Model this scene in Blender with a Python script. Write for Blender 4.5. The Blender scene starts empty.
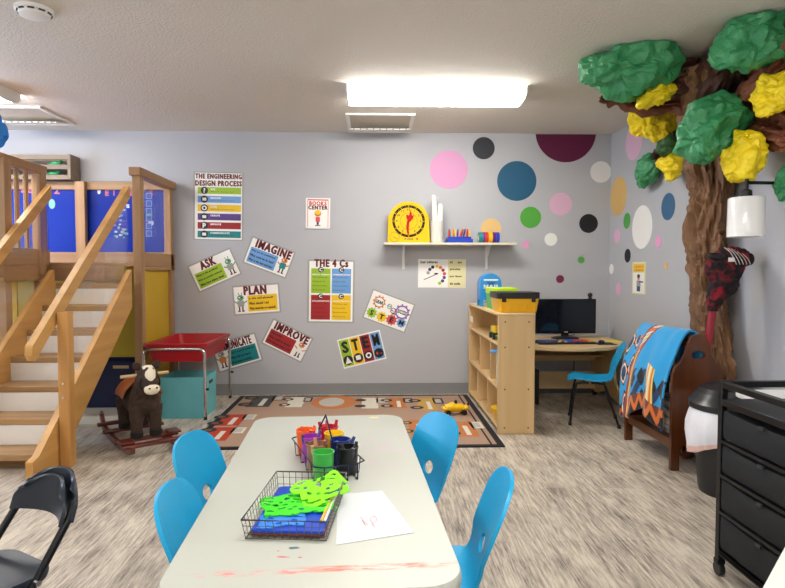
import bpy, bmesh, math, random
from mathutils import Vector, Matrix, noise
R = math.radians
PI = math.pi
SC = bpy.context.scene
COL = SC.collection
V = Vector

# ------------------------------------------------------------------ camera and photo geometry
F = 575.0
CAM_H = 1.16
YAW, PIT = R(1.74), R(2.3)
fw = V((math.sin(YAW)*math.cos(PIT), math.cos(YAW)*math.cos(PIT), -math.sin(PIT)))
rt = V((math.cos(YAW), -math.sin(YAW), 0))
up = rt.cross(fw)
CP = V((0, 0, CAM_H))
YB, XR, XL, YF, HC = 5.38, 2.215, -4.6, -2.6, 2.44   # back wall, right wall, left wall, front wall, ceiling

def ray(x, y):
    return fw + rt*((x-392.5)/F) - up*((y-294)/F)
def on(x, y, ax, v):
    r = ray(x, y); t = (v-CP[ax])/r[ax]
    return CP + r*t
def bw(x, y, Y=YB): return on(x, y, 1, Y)      # a point on the back wall (or on a plane parallel to it)
def rw(x, y): return on(x, y, 0, XR)           # a point on the right wall
def fl(x, y, z=0): return on(x, y, 2, z)       # a point on the floor (or a table top)

cam = bpy.data.cameras.new('camera'); co = bpy.data.objects.new('camera', cam); COL.objects.link(co)
m3 = Matrix((rt, up, -fw)).transposed()
co.matrix_world = Matrix.Translation(CP) @ m3.to_4x4()
cam.sensor_width = 36; cam.lens = F/785*36; cam.clip_start = .05
SC.camera = co

# ------------------------------------------------------------------ materials
def lin(c):
    if isinstance(c, str):
        c = tuple(int(c[i:i+2], 16)/255 for i in (0, 2, 4))
    return tuple((x/12.92 if x <= .04045 else ((x+.055)/1.055)**2.4) for x in c) + (1,)
MATS = {}
def mat(name, col, rough=.5, metal=0, var=0, scale=20, bump=0, bscale=60, col2=None, stretch=None, emit=0, coat=0, trans=0, alpha=1, sheen=0, detail=4, spec=None, contrast=.35):
    if name in MATS: return MATS[name]
    m = bpy.data.materials.new(name); m.use_nodes = True; MATS[name] = m
    nt = m.node_tree; N = nt.nodes; L = nt.links; b = N['Principled BSDF']
    b.inputs['Roughness'].default_value = rough; b.inputs['Metallic'].default_value = metal
    b.inputs['Base Color'].default_value = lin(col)
    b.inputs['Coat Weight'].default_value = coat
    if coat: b.inputs['Coat Roughness'].default_value = .15
    b.inputs['Transmission Weight'].default_value = trans
    b.inputs['Alpha'].default_value = alpha
    b.inputs['Sheen Weight'].default_value = sheen
    if spec is not None: b.inputs['Specular IOR Level'].default_value = spec
    if emit:
        b.inputs['Emission Color'].default_value = lin(col); b.inputs['Emission Strength'].default_value = emit
    tc = N.new('ShaderNodeTexCoord')
    if col2 or var:
        mp = N.new('ShaderNodeMapping'); L.new(tc.outputs['Object'], mp.inputs[0])
        if stretch: mp.inputs['Scale'].default_value = stretch
        nz = N.new('ShaderNodeTexNoise'); nz.inputs['Scale'].default_value = scale; nz.inputs['Detail'].default_value = detail
        L.new(mp.outputs[0], nz.inputs[0])
        rp = N.new('ShaderNodeValToRGB'); L.new(nz.outputs[0], rp.inputs[0])
        rp.color_ramp.elements[0].position = .5-contrast/2; rp.color_ramp.elements[1].position = .5+contrast/2
        a = lin(col); c2 = lin(col2) if col2 else tuple(x*(1-var) for x in a[:3])+(1,)
        rp.color_ramp.elements[0].color = c2; rp.color_ramp.elements[1].color = a
        L.new(rp.outputs[0], b.inputs['Base Color'])
    if bump:
        n2 = N.new('ShaderNodeTexNoise'); n2.inputs['Scale'].default_value = bscale; n2.inputs['Detail'].default_value = 3
        mp2 = N.new('ShaderNodeMapping'); L.new(tc.outputs['Object'], mp2.inputs[0]); L.new(mp2.outputs[0], n2.inputs[0])
        if stretch: mp2.inputs['Scale'].default_value = stretch
        bp = N.new('ShaderNodeBump'); bp.inputs['Strength'].default_value = min(1, bump); bp.inputs['Distance'].default_value = .004*max(1, bump)
        L.new(n2.outputs[0], bp.inputs['Height']); L.new(bp.outputs[0], b.inputs['Normal'])
    return m
def wood(name, c1, c2, axis, rough=.45, scale=14, coat=0):
    s = [1, 1, 1]; s[axis] = .06
    return mat(name, c1, rough, col2=c2, stretch=tuple(s), scale=scale, detail=6, contrast=.5, coat=coat)

# loft pine in its three grain directions
PX = wood('pine_x', 'b08a63', '8f6a48', 0); PY = wood('pine_y', 'b58d60', '936b44', 1); PZ = wood('pine_z', 'b89066', '95704a', 2)
OAKZ = wood('oak_z', 'e3c492', 'd3b07a', 2, .4); OAKX = wood('oak_x', 'e3c694', 'd4b27e', 0, .4); OAKY = wood('oak_y', 'e6c998', 'd4b27c', 1, .4)
PINEL = wood('pine_light', 'd8a868', 'bd8849', 2, .4)
WALN = wood('walnut_z', '69391a', '40200d', 2, .32, 12, .2); WALNY = wood('walnut_y', '6e3f1e', '482610', 1, .35, 12, .2)
MAHO = wood('mahogany', '6c2416', '44150d', 0, .3, 10, .3)
CREAM = mat('cream_board', 'e3dac6', .55, var=.08, scale=5)
WHITE = mat('white_paint', 'ecebe8', .5)
WPLAS = mat('white_plastic', 'eeeeec', .35)
BLACK = mat('black_plastic', '17181b', .4)
BLKM = mat('black_metal', '121316', .35, .3)
FABRIC = mat('black_fabric', '15171b', .8, var=.3, scale=30, bump=.5, bscale=300)
CHROME = mat('chrome', 'd8d8da', .15, 1)
STEEL = mat('steel_wire', '77716a', .3, .9)
CHAIRB = mat('turquoise_plastic', '10a4da', .38, var=.06, scale=8, bump=.12, bscale=500)
NAVYCH = mat('navy_plastic', '1c2531', .42)
RED = mat('red_plastic', 'b01a22', .35)
TEALB = mat('teal_fabric', '4fa3a6', .8, var=.1, scale=9)
TEALD = mat('teal_dark_fabric', '2c6a70', .85)
NAVY = mat('navy_panel', '0d1b45', .5)
YELP = mat('ochre_panel', 'd2ab1e', .5, var=.1, scale=3)
BLUEB = mat('blue_board', '002a9a', .35, var=.06, scale=3, spec=.25)
def flat(h, rough=.6): return mat('ink_'+h, h, rough)
GLASS = mat('acrylic', 'f4f8fa', .04, trans=1.0, alpha=.14)
PAPG = mat('green_kraft_paper', '38935c', .42, var=.08, scale=9, bump=.4, bscale=60, spec=.6)
PAPY = mat('yellow_kraft_paper', 'ffe21c', .5, var=.06, scale=9, bump=.3, bscale=60)
PAPB = mat('brown_kraft_paper', '85603f', .6, col2='6c4a30', scale=5, bump=.4, bscale=60)
PAPD = mat('dark_brown_kraft_paper', '573327', .6, col2='35201a', scale=7, bump=.4, bscale=60)
PAPR = mat('rust_brown_kraft_paper', '8f563c', .55, col2='70402c', scale=5, bump=.4, bscale=60)
BLUEP = mat('blue_crepe_paper', '1583e0', .6, var=.2, scale=9)

# ------------------------------------------------------------------ mesh builder
_txt = {}
def text_mesh(s, bold):
    k = (s, bold)
    if k in _txt: return _txt[k]
    c = bpy.data.curves.new('t', 'FONT'); c.body = s; c.size = 1; c.offset = .02 if bold else 0; c.space_character = 1.2 if bold else 1; c.resolution_u = 2
    c.fill_mode = 'FRONT'
    o = bpy.data.objects.new('t', c); COL.objects.link(o)
    dg = bpy.context.evaluated_depsgraph_get(); dg.update()
    me = o.evaluated_get(dg).to_mesh()
    vs = [v.co.copy() for v in me.vertices]; fs = [tuple(p.vertices) for p in me.polygons]
    o.evaluated_get(dg).to_mesh_clear()
    bpy.data.objects.remove(o); bpy.data.curves.remove(c)
    x0 = min(v.x for v in vs); x1 = max(v.x for v in vs); y0 = min(v.y for v in vs); y1 = max(v.y for v in vs)
    vs = [((v.x-x0)/(x1-x0), (v.y-y0)/(y1-y0)) for v in vs]
    _txt[k] = (vs, fs, (x1-x0)/(y1-y0)); return _txt[k]

class MB:
    def __init__(s): s.v = []; s.f = []; s.m = []; s.M = Matrix.Identity(4)
    def add(s, vs, fs, mi=0, M=None):
        n = len(s.v); T = s.M @ M if M else s.M
        s.v += [T @ V(p) for p in vs]
        for f in fs: s.f.append(tuple(i+n for i in f)); s.m.append(mi)
        return s
    def box(s, x0, x1, y0, y1, z0, z1, mi=0, M=None):
        vs = [(x, y, z) for x in (x0, x1) for y in (y0, y1) for z in (z0, z1)]
        return s.add(vs, [(0, 1, 3, 2), (4, 6, 7, 5), (0, 4, 5, 1), (2, 3, 7, 6), (0, 2, 6, 4), (1, 5, 7, 3)], mi, M)
    def beam(s, a, b, w, t, mi=0, upv=(0, 0, 1)):
        a, b = V(a), V(b); d = (b-a); L = d.length; d.normalize()
        x = d.cross(V(upv))
        if x.length < 1e-4: x = V((1, 0, 0))
        x.normalize(); y = x.cross(d)
        M = Matrix((x, y, d)).transposed().to_4x4(); M.translation = a
        return s.box(-w/2, w/2, -t/2, t/2, 0, L, mi, M)
    def tube(s, pts, r, n=8, mi=0, closed=False, sq=1):
        pts = [V(p) for p in pts]; k = len(pts); rr = r if isinstance(r, (list, tuple)) else [r]*k
        vs = []; nrm = None
        for i, p in enumerate(pts):
            if closed: t = pts[(i+1) % k]-pts[i-1]
            else: t = pts[min(i+1, k-1)]-pts[max(i-1, 0)]
            t.normalize()
            if nrm is None:
                nrm = t.cross(V((0, 0, 1)))
                if nrm.length < .01: nrm = t.cross(V((1, 0, 0)))
            nrm = (nrm - t*nrm.dot(t)).normalized(); bi = t.cross(nrm)
            for j in range(n):
                a = 2*PI*j/n; vs.append(p + nrm*math.cos(a)*rr[i] + bi*math.sin(a)*rr[i]*sq)
        fs = []
        for i in range(k if closed else k-1):
            for j in range(n):
                a = i*n+j; b = i*n+(j+1) % n; c = ((i+1) % k)*n+(j+1) % n; d = ((i+1) % k)*n+j
                fs.append((a, b, c, d))
        if not closed: fs += [tuple(range(n))[::-1], tuple((k-1)*n+j for j in range(n))]
        return s.add(vs, fs, mi)
    def lathe(s, prof, n=24, c=(0, 0, 0), mi=0, sx=1, sy=1, M=None):
        vs = []; k = len(prof)
        for r, z in prof:
            for j in range(n):
                a = 2*PI*j/n; vs.append((c[0]+r*sx*math.cos(a), c[1]+r*sy*math.sin(a), c[2]+z))
        fs = [(i*n+j, i*n+(j+1) % n, (i+1)*n+(j+1) % n, (i+1)*n+j) for i in range(k-1) for j in range(n)]
        if prof[0][0] > 1e-5: fs.append(tuple(range(n))[::-1])
        if prof[-1][0] > 1e-5: fs.append(tuple((k-1)*n+j for j in range(n)))
        return s.add(vs, fs, mi, M)
    def cyl(s, a, b, r, n=16, mi=0, r1=None):
        return s.tube([a, b], [r, r if r1 is None else r1], n, mi)
    def prism(s, out, z0, z1, mi=0, M=None, side=None):
        n = len(out)
        vs = [(p[0], p[1], z0) for p in out]+[(p[0], p[1], z1) for p in out]
        s.add(vs, [tuple(range(n))[::-1], tuple(range(n, 2*n))], mi, M)
        return s.add(vs, [(i, (i+1) % n, n+(i+1) % n, n+i) for i in range(n)], mi if side is None else side, M)
    def rect(s, cx, cy, w, h, z=0, mi=0, M=None, r=0, ang=0):
        out = rrect(w, h, r) if r else [(-w/2, -h/2), (w/2, -h/2), (w/2, h/2), (-w/2, h/2)]
        c, sn = math.cos(ang), math.sin(ang)
        vs = [(cx+x*c-y*sn, cy+x*sn+y*c, z) for x, y in out]
        return s.add(vs, [tuple(range(len(vs)))], mi, M)
    def disc(s, cx, cy, rx, ry=None, z=0, mi=0, M=None, n=28, r0=0):
        ry = ry or rx
        o = [(cx+rx*math.cos(2*PI*i/n), cy+ry*math.sin(2*PI*i/n), z) for i in range(n)]
        if not r0: return s.add(o, [tuple(range(n))], mi, M)
        k = r0/rx
        i_ = [(cx+rx*k*math.cos(2*PI*i/n), cy+ry*k*math.sin(2*PI*i/n), z) for i in range(n)]
        return s.add(o+i_, [(i, (i+1) % n, n+(i+1) % n, n+i) for i in range(n)], mi, M)
    def ell(s, c, r, mi=0, n=16, k=10, M=None):
        prof = [(math.sin(PI*i/k), -math.cos(PI*i/k)) for i in range(k+1)]
        vs = []
        for pr, pz in prof:
            for j in range(n):
                a = 2*PI*j/n; vs.append((c[0]+r[0]*pr*math.cos(a), c[1]+r[1]*pr*math.sin(a), c[2]+r[2]*pz))
        fs = [(i*n+j, i*n+(j+1) % n, (i+1)*n+(j+1) % n, (i+1)*n+j) for i in range(k) for j in range(n)]
        return s.add(vs, fs, mi, M)
    def text(s, t, cx, cy, w=None, h=None, z=0, mi=0, bold=False, ang=0, M=None, left=False):
        vs, fs, asp = text_mesh(t, bold)
        if w is None: w = h*asp
        if h is None: h = w/asp
        c, sn = math.cos(ang), math.sin(ang); out = []
        for u, v in vs:
            x = (u if left else u-.5)*w; y = (v-.5)*h
            out.append((cx+x*c-y*sn, cy+x*sn+y*c, z))
        s.add(out, fs, mi, M)
        if bold:   # heavy strokes: the same outlines again, a hair apart
            n_ = max(len(t), 1); g_ = min(h*.055, w/n_*.09)
            for k, (gx, gy) in enumerate(((g_, 0), (-g_, 0), (0, g_*.6), (0, -g_*.6))):
                s.add([(x+gx*c-gy*sn, y+gx*sn+gy*c, z+.00005*(k+1)) for x, y, z in out], fs, mi, M)
        return s

def rrect(w, h, r, k=5):
    o = []
    for sx, sy, a0 in ((1, -1, -90), (1, 1, 0), (-1, 1, 90), (-1, -1, 180)):
        for i in range(k+1):
            a = R(a0+90*i/k); o.append((sx*(w/2-r)+r*math.cos(a), sy*(h/2-r)+r*math.sin(a)))
    return o
def arc(c, r, a0, a1, n): return [(c[0]+r*math.cos(R(a0+(a1-a0)*i/n)), c[1]+r*math.sin(R(a0+(a1-a0)*i/n))) for i in range(n+1)]
def cat(pts, n=6):
    pts = [V(p) for p in pts]; out = []
    for i in range(len(pts)-1):
        p0 = pts[max(i-1, 0)]; p1 = pts[i]; p2 = pts[i+1]; p3 = pts[min(i+2, len(pts)-1)]
        for k in range(n):
            t = k/n
            out.append(.5*((2*p1)+(p2-p0)*t+(2*p0-5*p1+4*p2-p3)*t*t+(3*p1-p0-3*p2+p3)*t**3))
    return out+[pts[-1]]

def mesh_obj(name, mb, mats, smooth=35, fix=True):
    me = bpy.data.meshes.new(name); me.from_pydata([tuple(v) for v in mb.v], [], mb.f)
    mats = mats if isinstance(mats, (list, tuple)) else [mats]
    for m in mats: me.materials.append(m)
    me.polygons.foreach_set('material_index', mb.m)
    if fix:
        b = bmesh.new(); b.from_mesh(me)
        bmesh.ops.recalc_face_normals(b, faces=b.faces); b.to_mesh(me); b.free()
    if smooth:
        me.polygons.foreach_set('use_smooth', [True]*len(me.polygons)); me.set_sharp_from_angle(angle=R(smooth))
    me.update()
    o = bpy.data.objects.new(name, me); COL.objects.link(o)
    return o
def bevel(o, w, seg=2):
    m = o.modifiers.new('bevel', 'BEVEL'); m.width = w; m.segments = seg; m.limit_method = 'ANGLE'; m.angle_limit = R(40); m.harden_normals = False
def props(o, label=None, cat_=None, group=None, kind=None):
    if label: o['label'] = label
    if cat_: o['category'] = cat_
    if group: o['group'] = group
    if kind: o['kind'] = kind
    return o
def thing(name, label, cat_, loc=(0, 0, 0), rz=0, group=None, tilt=None):
    o = bpy.data.objects.new(name, None); COL.objects.link(o); o.empty_display_size = .05
    o.rotation_euler = (0, 0, rz) if tilt is None else tilt
    o.location = loc
    return props(o, label, cat_, group)
def wmat(o):
    M = Matrix.Translation(o.location) @ o.rotation_euler.to_matrix().to_4x4()
    return wmat(o.parent) @ M if o.parent else M
def part(name, mb, mats, parent, world=False, bev=0, smooth=35, label=None, fix=True, kind=None):
    if world:
        I = wmat(parent).inverted(); mb.v = [I @ v for v in mb.v]
    o = mesh_obj(name, mb, mats, smooth, fix); o.parent = parent
    if bev: bevel(o, bev)
    return props(o, label, kind=kind)
def single(name, mb, mats, label, cat_, group=None, bev=0, smooth=35, fix=True, M=None, kind=None):
    """one thing that is one mesh: origin at the bottom centre (or at M, whose frame the mesh was built in)"""
    if M is None:
        xs = [v.x for v in mb.v]; ys = [v.y for v in mb.v]; zs = [v.z for v in mb.v]
        c = V(((min(xs)+max(xs))/2, (min(ys)+max(ys))/2, min(zs))); mb.v = [v-c for v in mb.v]
        o = mesh_obj(name, mb, mats, smooth, fix); o.location = c
    else:
        o = mesh_obj(name, mb, mats, smooth, fix); o.matrix_world = M
    if bev: bevel(o, bev)
    return props(o, label, cat_, group, kind)
def struct(name, mb, mats, parent=None, bev=0, smooth=0):
    o = mesh_obj(name, mb, mats, smooth)
    if parent: o.parent = parent
    else: o['kind'] = 'structure'
    if bev: bevel(o, bev)
    return o
def dup(o, parent=None):
    c = o.copy(); COL.objects.link(c)
    if parent: c.parent = parent
    for ch in [x for x in bpy.data.objects if x.parent == o]: dup(ch, c)
    return c

# ------------------------------------------------------------------ setting
def room():
    # floor: vinyl planks running away from the camera
    m = bpy.data.materials.new('vinyl_planks'); m.use_nodes = True; nt = m.node_tree; N = nt.nodes; L = nt.links; b = N['Principled BSDF']
    tc = N.new('ShaderNodeTexCoord')
    mp = N.new('ShaderNodeMapping'); mp.inputs['Scale'].default_value = (1, .075, 1); L.new(tc.outputs['Object'], mp.inputs[0])
    n1 = N.new('ShaderNodeTexNoise'); n1.inputs['Scale'].default_value = 88; n1.inputs['Detail'].default_value = 7; n1.inputs['Roughness'].default_value = .72
    mp2 = N.new('ShaderNodeMapping'); mp2.inputs['Scale'].default_value = (1, .3, 1); L.new(tc.outputs['Object'], mp2.inputs[0])
    n2 = N.new('ShaderNodeTexNoise'); n2.inputs['Scale'].default_value = 11; n2.inputs['Detail'].default_value = 5
    # planks
    mp3 = N.new('ShaderNodeMapping'); mp3.inputs['Rotation'].default_value = (0, 0, PI/2); L.new(tc.outputs['Object'], mp3.inputs[0])
    br = N.new('ShaderNodeTexBrick'); br.inputs['Scale'].default_value = 1; br.inputs['Brick Width'].default_value = 1.2; br.inputs['Row Height'].default_value = .15
    br.inputs['Mortar Size'].default_value = .0012; br.inputs['Color1'].default_value = (.42, .42, .42, 1); br.inputs['Color2'].default_value = (.58, .58, .58, 1); br.inputs['Mortar'].default_value = (.2, .2, .2, 1)
    L.new(mp3.outputs[0], br.inputs[0]); L.new(mp.outputs[0], n1.inputs[0]); L.new(mp2.outputs[0], n2.inputs[0])
    ad = N.new('ShaderNodeMath'); ad.operation = 'MULTIPLY_ADD'; ad.inputs[1].default_value = .70
    L.new(n1.outputs[0], ad.inputs[0])
    a2 = N.new('ShaderNodeMath'); a2.operation = 'MULTIPLY'; a2.inputs[1].default_value = .30; L.new(n2.outputs[0], a2.inputs[0]); L.new(a2.outputs[0], ad.inputs[2])
    a3 = N.new('ShaderNodeMath'); a3.operation = 'MULTIPLY_ADD'; a3.inputs[1].default_value = .22; L.new(br.outputs[0], a3.inputs[0]); L.new(ad.outputs[0], a3.inputs[2])
    rp = N.new('ShaderNodeValToRGB'); L.new(a3.outputs[0], rp.inputs[0]); e = rp.color_ramp.elements
    e[0].position = .47; e[0].color = lin('564b43'); e[1].position = .69; e[1].color = lin('d6cbb9')
    e2 = e.new(.54); e2.color = lin('988c80'); e3 = e.new(.61); e3.color = lin('b9ad9e')
    L.new(rp.outputs[0], b.inputs['Base Color']); b.inputs['Roughness'].default_value = .42
    bp = N.new('ShaderNodeBump'); bp.inputs['Strength'].default_value = .15; bp.inputs['Distance'].default_value = .002; L.new(n1.outputs[0], bp.inputs['Height']); L.new(bp.outputs[0], b.inputs['Normal'])
    struct('floor', MB().box(XL-.1, XR+.1, YF-.1, YB+.1, -.1, 0), m)
    ceil = mat('ceiling_texture', 'ddd6cc', .8, bump=1.3, bscale=70)
    struct('ceiling', MB().box(XL-.1, XR+.1, YF-.1, YB+.1, HC, HC+.1), ceil)
    wm = mat('wall_paint', 'b9babf', .6, var=.05, scale=1.2, bump=.25, bscale=150)
    struct('wall_back', MB().box(XL-.1, XR+.1, YB, YB+.1, 0, HC), wm)
    struct('wall_right', MB().box(XR, XR+.1, YF, YB, 0, HC), wm)
    struct('wall_front', MB().box(XL-.1, XR+.1, YF-.1, YF, 0, HC), wm)
    # left wall with a window in it
    y0, y1, z0, z1 = 2.9, 4.6, .9, 2.15
    w = MB(); w.box(XL-.1, XL, YF, y0, 0, HC); w.box(XL-.1, XL, y1, YB, 0, HC); w.box(XL-.1, XL, y0, y1, 0, z0); w.box(XL-.1, XL, y0, y1, z1, HC)
    struct('wall_left', w, wm)
    wf = MB()
    for a, b_, c, d in ((y0, y0+.05, z0, z1), (y1-.05, y1, z0, z1), (y0, y1, z0, z0+.05), (y0, y1, z1-.05, z1), ((y0+y1)/2-.02, (y0+y1)/2+.02, z0, z1)):
        wf.box(XL-.08, XL-.03, a, b_, c, d)
    fr = struct('window_1', wf, WHITE)
    g = mat('window_glass', 'f4f8ff', .02, trans=1, alpha=.15)
    part('window_pane', MB().box(XL-.06, XL-.055, y0+.05, y1-.05, z0+.05, z1-.05), g, fr, smooth=0)
    BB = mat('grey_vinyl_base', '8b8b8c', .5)
    zb = .105
    struct('baseboard_back', MB().box(XL, XR, YB-.008, YB, 0, zb), BB)
    struct('baseboard_right', MB().box(XR-.008, XR, YF, YB-.008, 0, zb), BB)
room()

# ------------------------------------------------------------------ ceiling fittings
GLOW = mat('light_diffuser', 'fffcf6', .4, emit=16)
def light(x, y, label):
    t = thing('ceiling_light', label, 'ceiling light', (x, y, HC), 0, 'wraparound strip lights on the ceiling')
    L, W, D = 1.24, .30, .085
    prof = [(-W/2, 0)] + [(W/2*math.sin(a)*1.0, -D*(.35+.65*math.cos(a)**.6)) for a in [R(-88+176*i/12) for i in range(13)]] + [(W/2, 0)]
    b = MB(); vs = [(sx, p[0], p[1]) for sx in (-L/2+.01, L/2-.01) for p in prof]; n = len(prof)
    b.add(vs, [(i, i+1, n+i+1, n+i) for i in range(n-1)])
    part('diffuser', b, GLOW, t, smooth=60)
    for sx in (-1, 1):
        e = MB(); x0 = sx*L/2
        o = [(p[0]*1.03, p[1]*1.03) for p in prof]
        M = Matrix(((0, 0, 1, x0-.005), (1, 0, 0, 0), (0, 1, 0, 0), (0, 0, 0, 1)))
        e.prism(o, -.006, .006, 0, M); part('end_cap', e, WPLAS, t)
    part('backplate', MB().box(-L/2, L/2, -W/2, W/2, -.006, -.0005), WPLAS, t)
light(.435, 4.15, 'long white strip light glowing on the ceiling above the wall shelf')
light(-3.19, 4.15, 'white strip light at the left edge, its grey end cap showing')
light(.435, 1.0, 'strip light on the ceiling above the white table')
light(-3.19, 1.0, 'strip light on the ceiling left of the white table')
light(.435, -1.4, 'strip light on the ceiling at the back of the room, right')
light(-3.19, -1.4, 'strip light on the ceiling at the back of the room, left')
def vent(x0, x1, y0, y1, label):
    t = thing('ceiling_vent', label, 'ceiling vent', ((x0+x1)/2, (y0+y1)/2, HC), 0, 'square vents set in the ceiling')
    w, d = (x1-x0)/2, (y1-y0)/2
    f = MB(); e = .03
    f.box(-w, w, -d, -d+e, -.016, -.0005); f.box(-w, w, d-e, d, -.016, -.0005); f.box(-w, -w+e, -d+e, d-e, -.016, -.0005); f.box(w-e, w, -d+e, d-e, -.016, -.0005)
    part('frame', f, WHITE, t, bev=.003)
    part('backing', MB().box(-w+e, w-e, -d+e, d-e, -.004, -.001), mat('vent_tan', 'cfc6b8', .6), t)
    s = MB(); s.add([(-w+e, d-e, -.012), (w-e, d-e, -.012), (w-e, .0, -.06), (-w+e, .0, -.06), (-w+e, d-e, -.006), (w-e, d-e, -.006), (w-e, .0, -.05), (-w+e, .0, -.05)],
        [(0, 1, 2, 3), (4, 5, 6, 7), (0, 1, 5, 4), (2, 3, 7, 6), (0, 3, 7, 4), (1, 2, 6, 5)])
    part('deflector', s, WHITE, t)
    for i in range(9): part('clip', MB().cyl((-w+.06+i*(2*w-.12)/8, 0, -.056), (-w+.06+i*(2*w-.12)/8, -.012, -.056), .006, 8), mat('vent_grey', '8d8a86', .5), t)
vent(-.24, .33, 4.72, 5.33, 'square vent set in the ceiling behind the strip light')
vent(-3.15, -2.6, 4.6, 5.15, 'square vent in the ceiling above the wooden loft')
t = thing('smoke_detector', 'round white smoke detector on the ceiling', 'smoke detector', (-1.665, 2.92, HC))
part('housing', MB().lathe([(.085, 0), (.085, -.014), (.072, -.02), (.066, -.034), (.045, -.042), (0, -.044)], 32), WPLAS, t)
s = MB()
for i in range(10):
    a = 2*PI*i/10; M = Matrix.Rotation(a, 4, 'Z'); s.box(.069, .0765, -.014, .014, -.024, -.017, 0, M)
part('slot', s, BLACK, t, smooth=0, label='dark slots around the rim')

# ------------------------------------------------------------------ crumpled paper
def creases(seed, size, n=9):
    """folds of crumpled paper: a sum of flat-sided ridges in random directions"""
    r = random.Random(seed*101+7); W = []
    for i in range(n):
        d = V((r.gauss(0, 1), r.gauss(0, 1), r.gauss(0, 1))).normalized(); f = (.55+.42*i)/size*r.uniform(.85, 1.15)
        W.append((d, f, r.random(), 1/(1+.75*i)))
    off = V((r.random()*50, r.random()*50, r.random()*50)); k = 1/sum(w[3] for w in W)
    def g(p):
        q = p+V(noise.noise_vector(p*(1.3/size)+off))*size*.28; t = 0
        for d, f, ph, a in W: t += a*(abs((q.dot(d)*f+ph) % 1-.5)*4-1)
        t2 = 1-2*abs(noise.noise(q*(2.2/size)+off)); return t*k*1.5+.35*(t2-.6)
    return g
def crumple(c, r, seed, sub=5, amp=.3, rot=(0, 0, 0), size=None):
    bm = bmesh.new(); bmesh.ops.create_icosphere(bm, subdivisions=sub, radius=1)
    rnd = random.Random(seed); rm = sum(r)/3; size = size or rm*1.1; g = creases(seed, size); g2 = creases(seed+50, size*1.5, 5); g3 = creases(seed+90, size*.42, 6)
    E3 = Matrix.Rotation(rot[2], 3, 'Z') @ Matrix.Rotation(rot[1], 3, 'Y') @ Matrix.Rotation(rot[0], 3, 'X'); mb = MB(); vs = []
    for v in bm.verts:
        p = v.co.normalized(); q = V([math.copysign(abs(x)**.72, x) for x in p]); q *= .97/max(.8, q.length)
        w = V((q.x*r[0], q.y*r[1], q.z*r[2])); n_ = V((p.x/r[0], p.y/r[1], p.z/r[2])).normalized()
        w += n_*(g(w)*amp*.62+g2(w)*amp*.6+g3(w)*amp*.24)*min(rm, min(r)*1.4) + V(noise.noise_vector(w*(2/size)+V((seed, 0, 0))))*amp*.25*rm
        vs.append(tuple(E3 @ w + V(c)))
    fs = [tuple(v.index for v in f.verts) for f in bm.faces]; bm.free()
    return mb.add(vs, fs)
def paper_tube(pts, rx, ry, seed, amp=.03, n=36, ends=True, k=5):
    """a limb of crumpled paper lying against wall or ceiling: rx along X, ry along the other cross direction"""
    P = cat(pts, k); m = len(P)
    def ip(a, i): t = i/(m-1)*(len(a)-1); j = min(int(t), len(a)-2); return a[j]+(a[j+1]-a[j])*(t-j)
    off = V((seed*5.3, seed*2.9, seed)); vs = []
    L = 0; g = creases(seed, .12, 10); g3 = creases(seed+5, .05, 6)
    for i, p in enumerate(P):
        tg = (P[min(i+1, m-1)]-P[max(i-1, 0)]).normalized()
        if i: L += (P[i]-P[i-1]).length
        nx = V((1, 0, 0)); nx = (nx-tg*nx.dot(tg))
        if nx.length < .3: nx = V((0, 0, 1)); nx = nx-tg*nx.dot(tg)
        nx.normalize(); ny = tg.cross(nx)
        for j in range(n):
            a = 2*PI*j/n; c, s_ = math.cos(a), math.sin(a)
            q = V((c*.18, s_*.18, L*.38)); d = g(q)*1.35+g3(q)*.5
            vs.append(p+nx*c*(ip(rx, i)+d*amp)+ny*s_*(ip(ry, i)+d*amp)+tg*noise.noise(q*9+off)*amp)
    fs = [(i*n+j, i*n+(j+1) % n, (i+1)*n+(j+1) % n, (i+1)*n+j) for i in range(m-1) for j in range(n)]
    fs += [tuple(range(n))[::-1], tuple((m-1)*n+j for j in range(n))]
    mb = MB().add(vs, fs)
    for v in mb.v:
        v.x = min(v.x, XR-.004); v.z = min(max(v.z, .002), HC-.004)
    return mb
def clampw(mb):
    for v in mb.v:
        v.x = min(v.x, XR-.004); v.z = min(v.z, HC-.004)
    return mb

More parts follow.
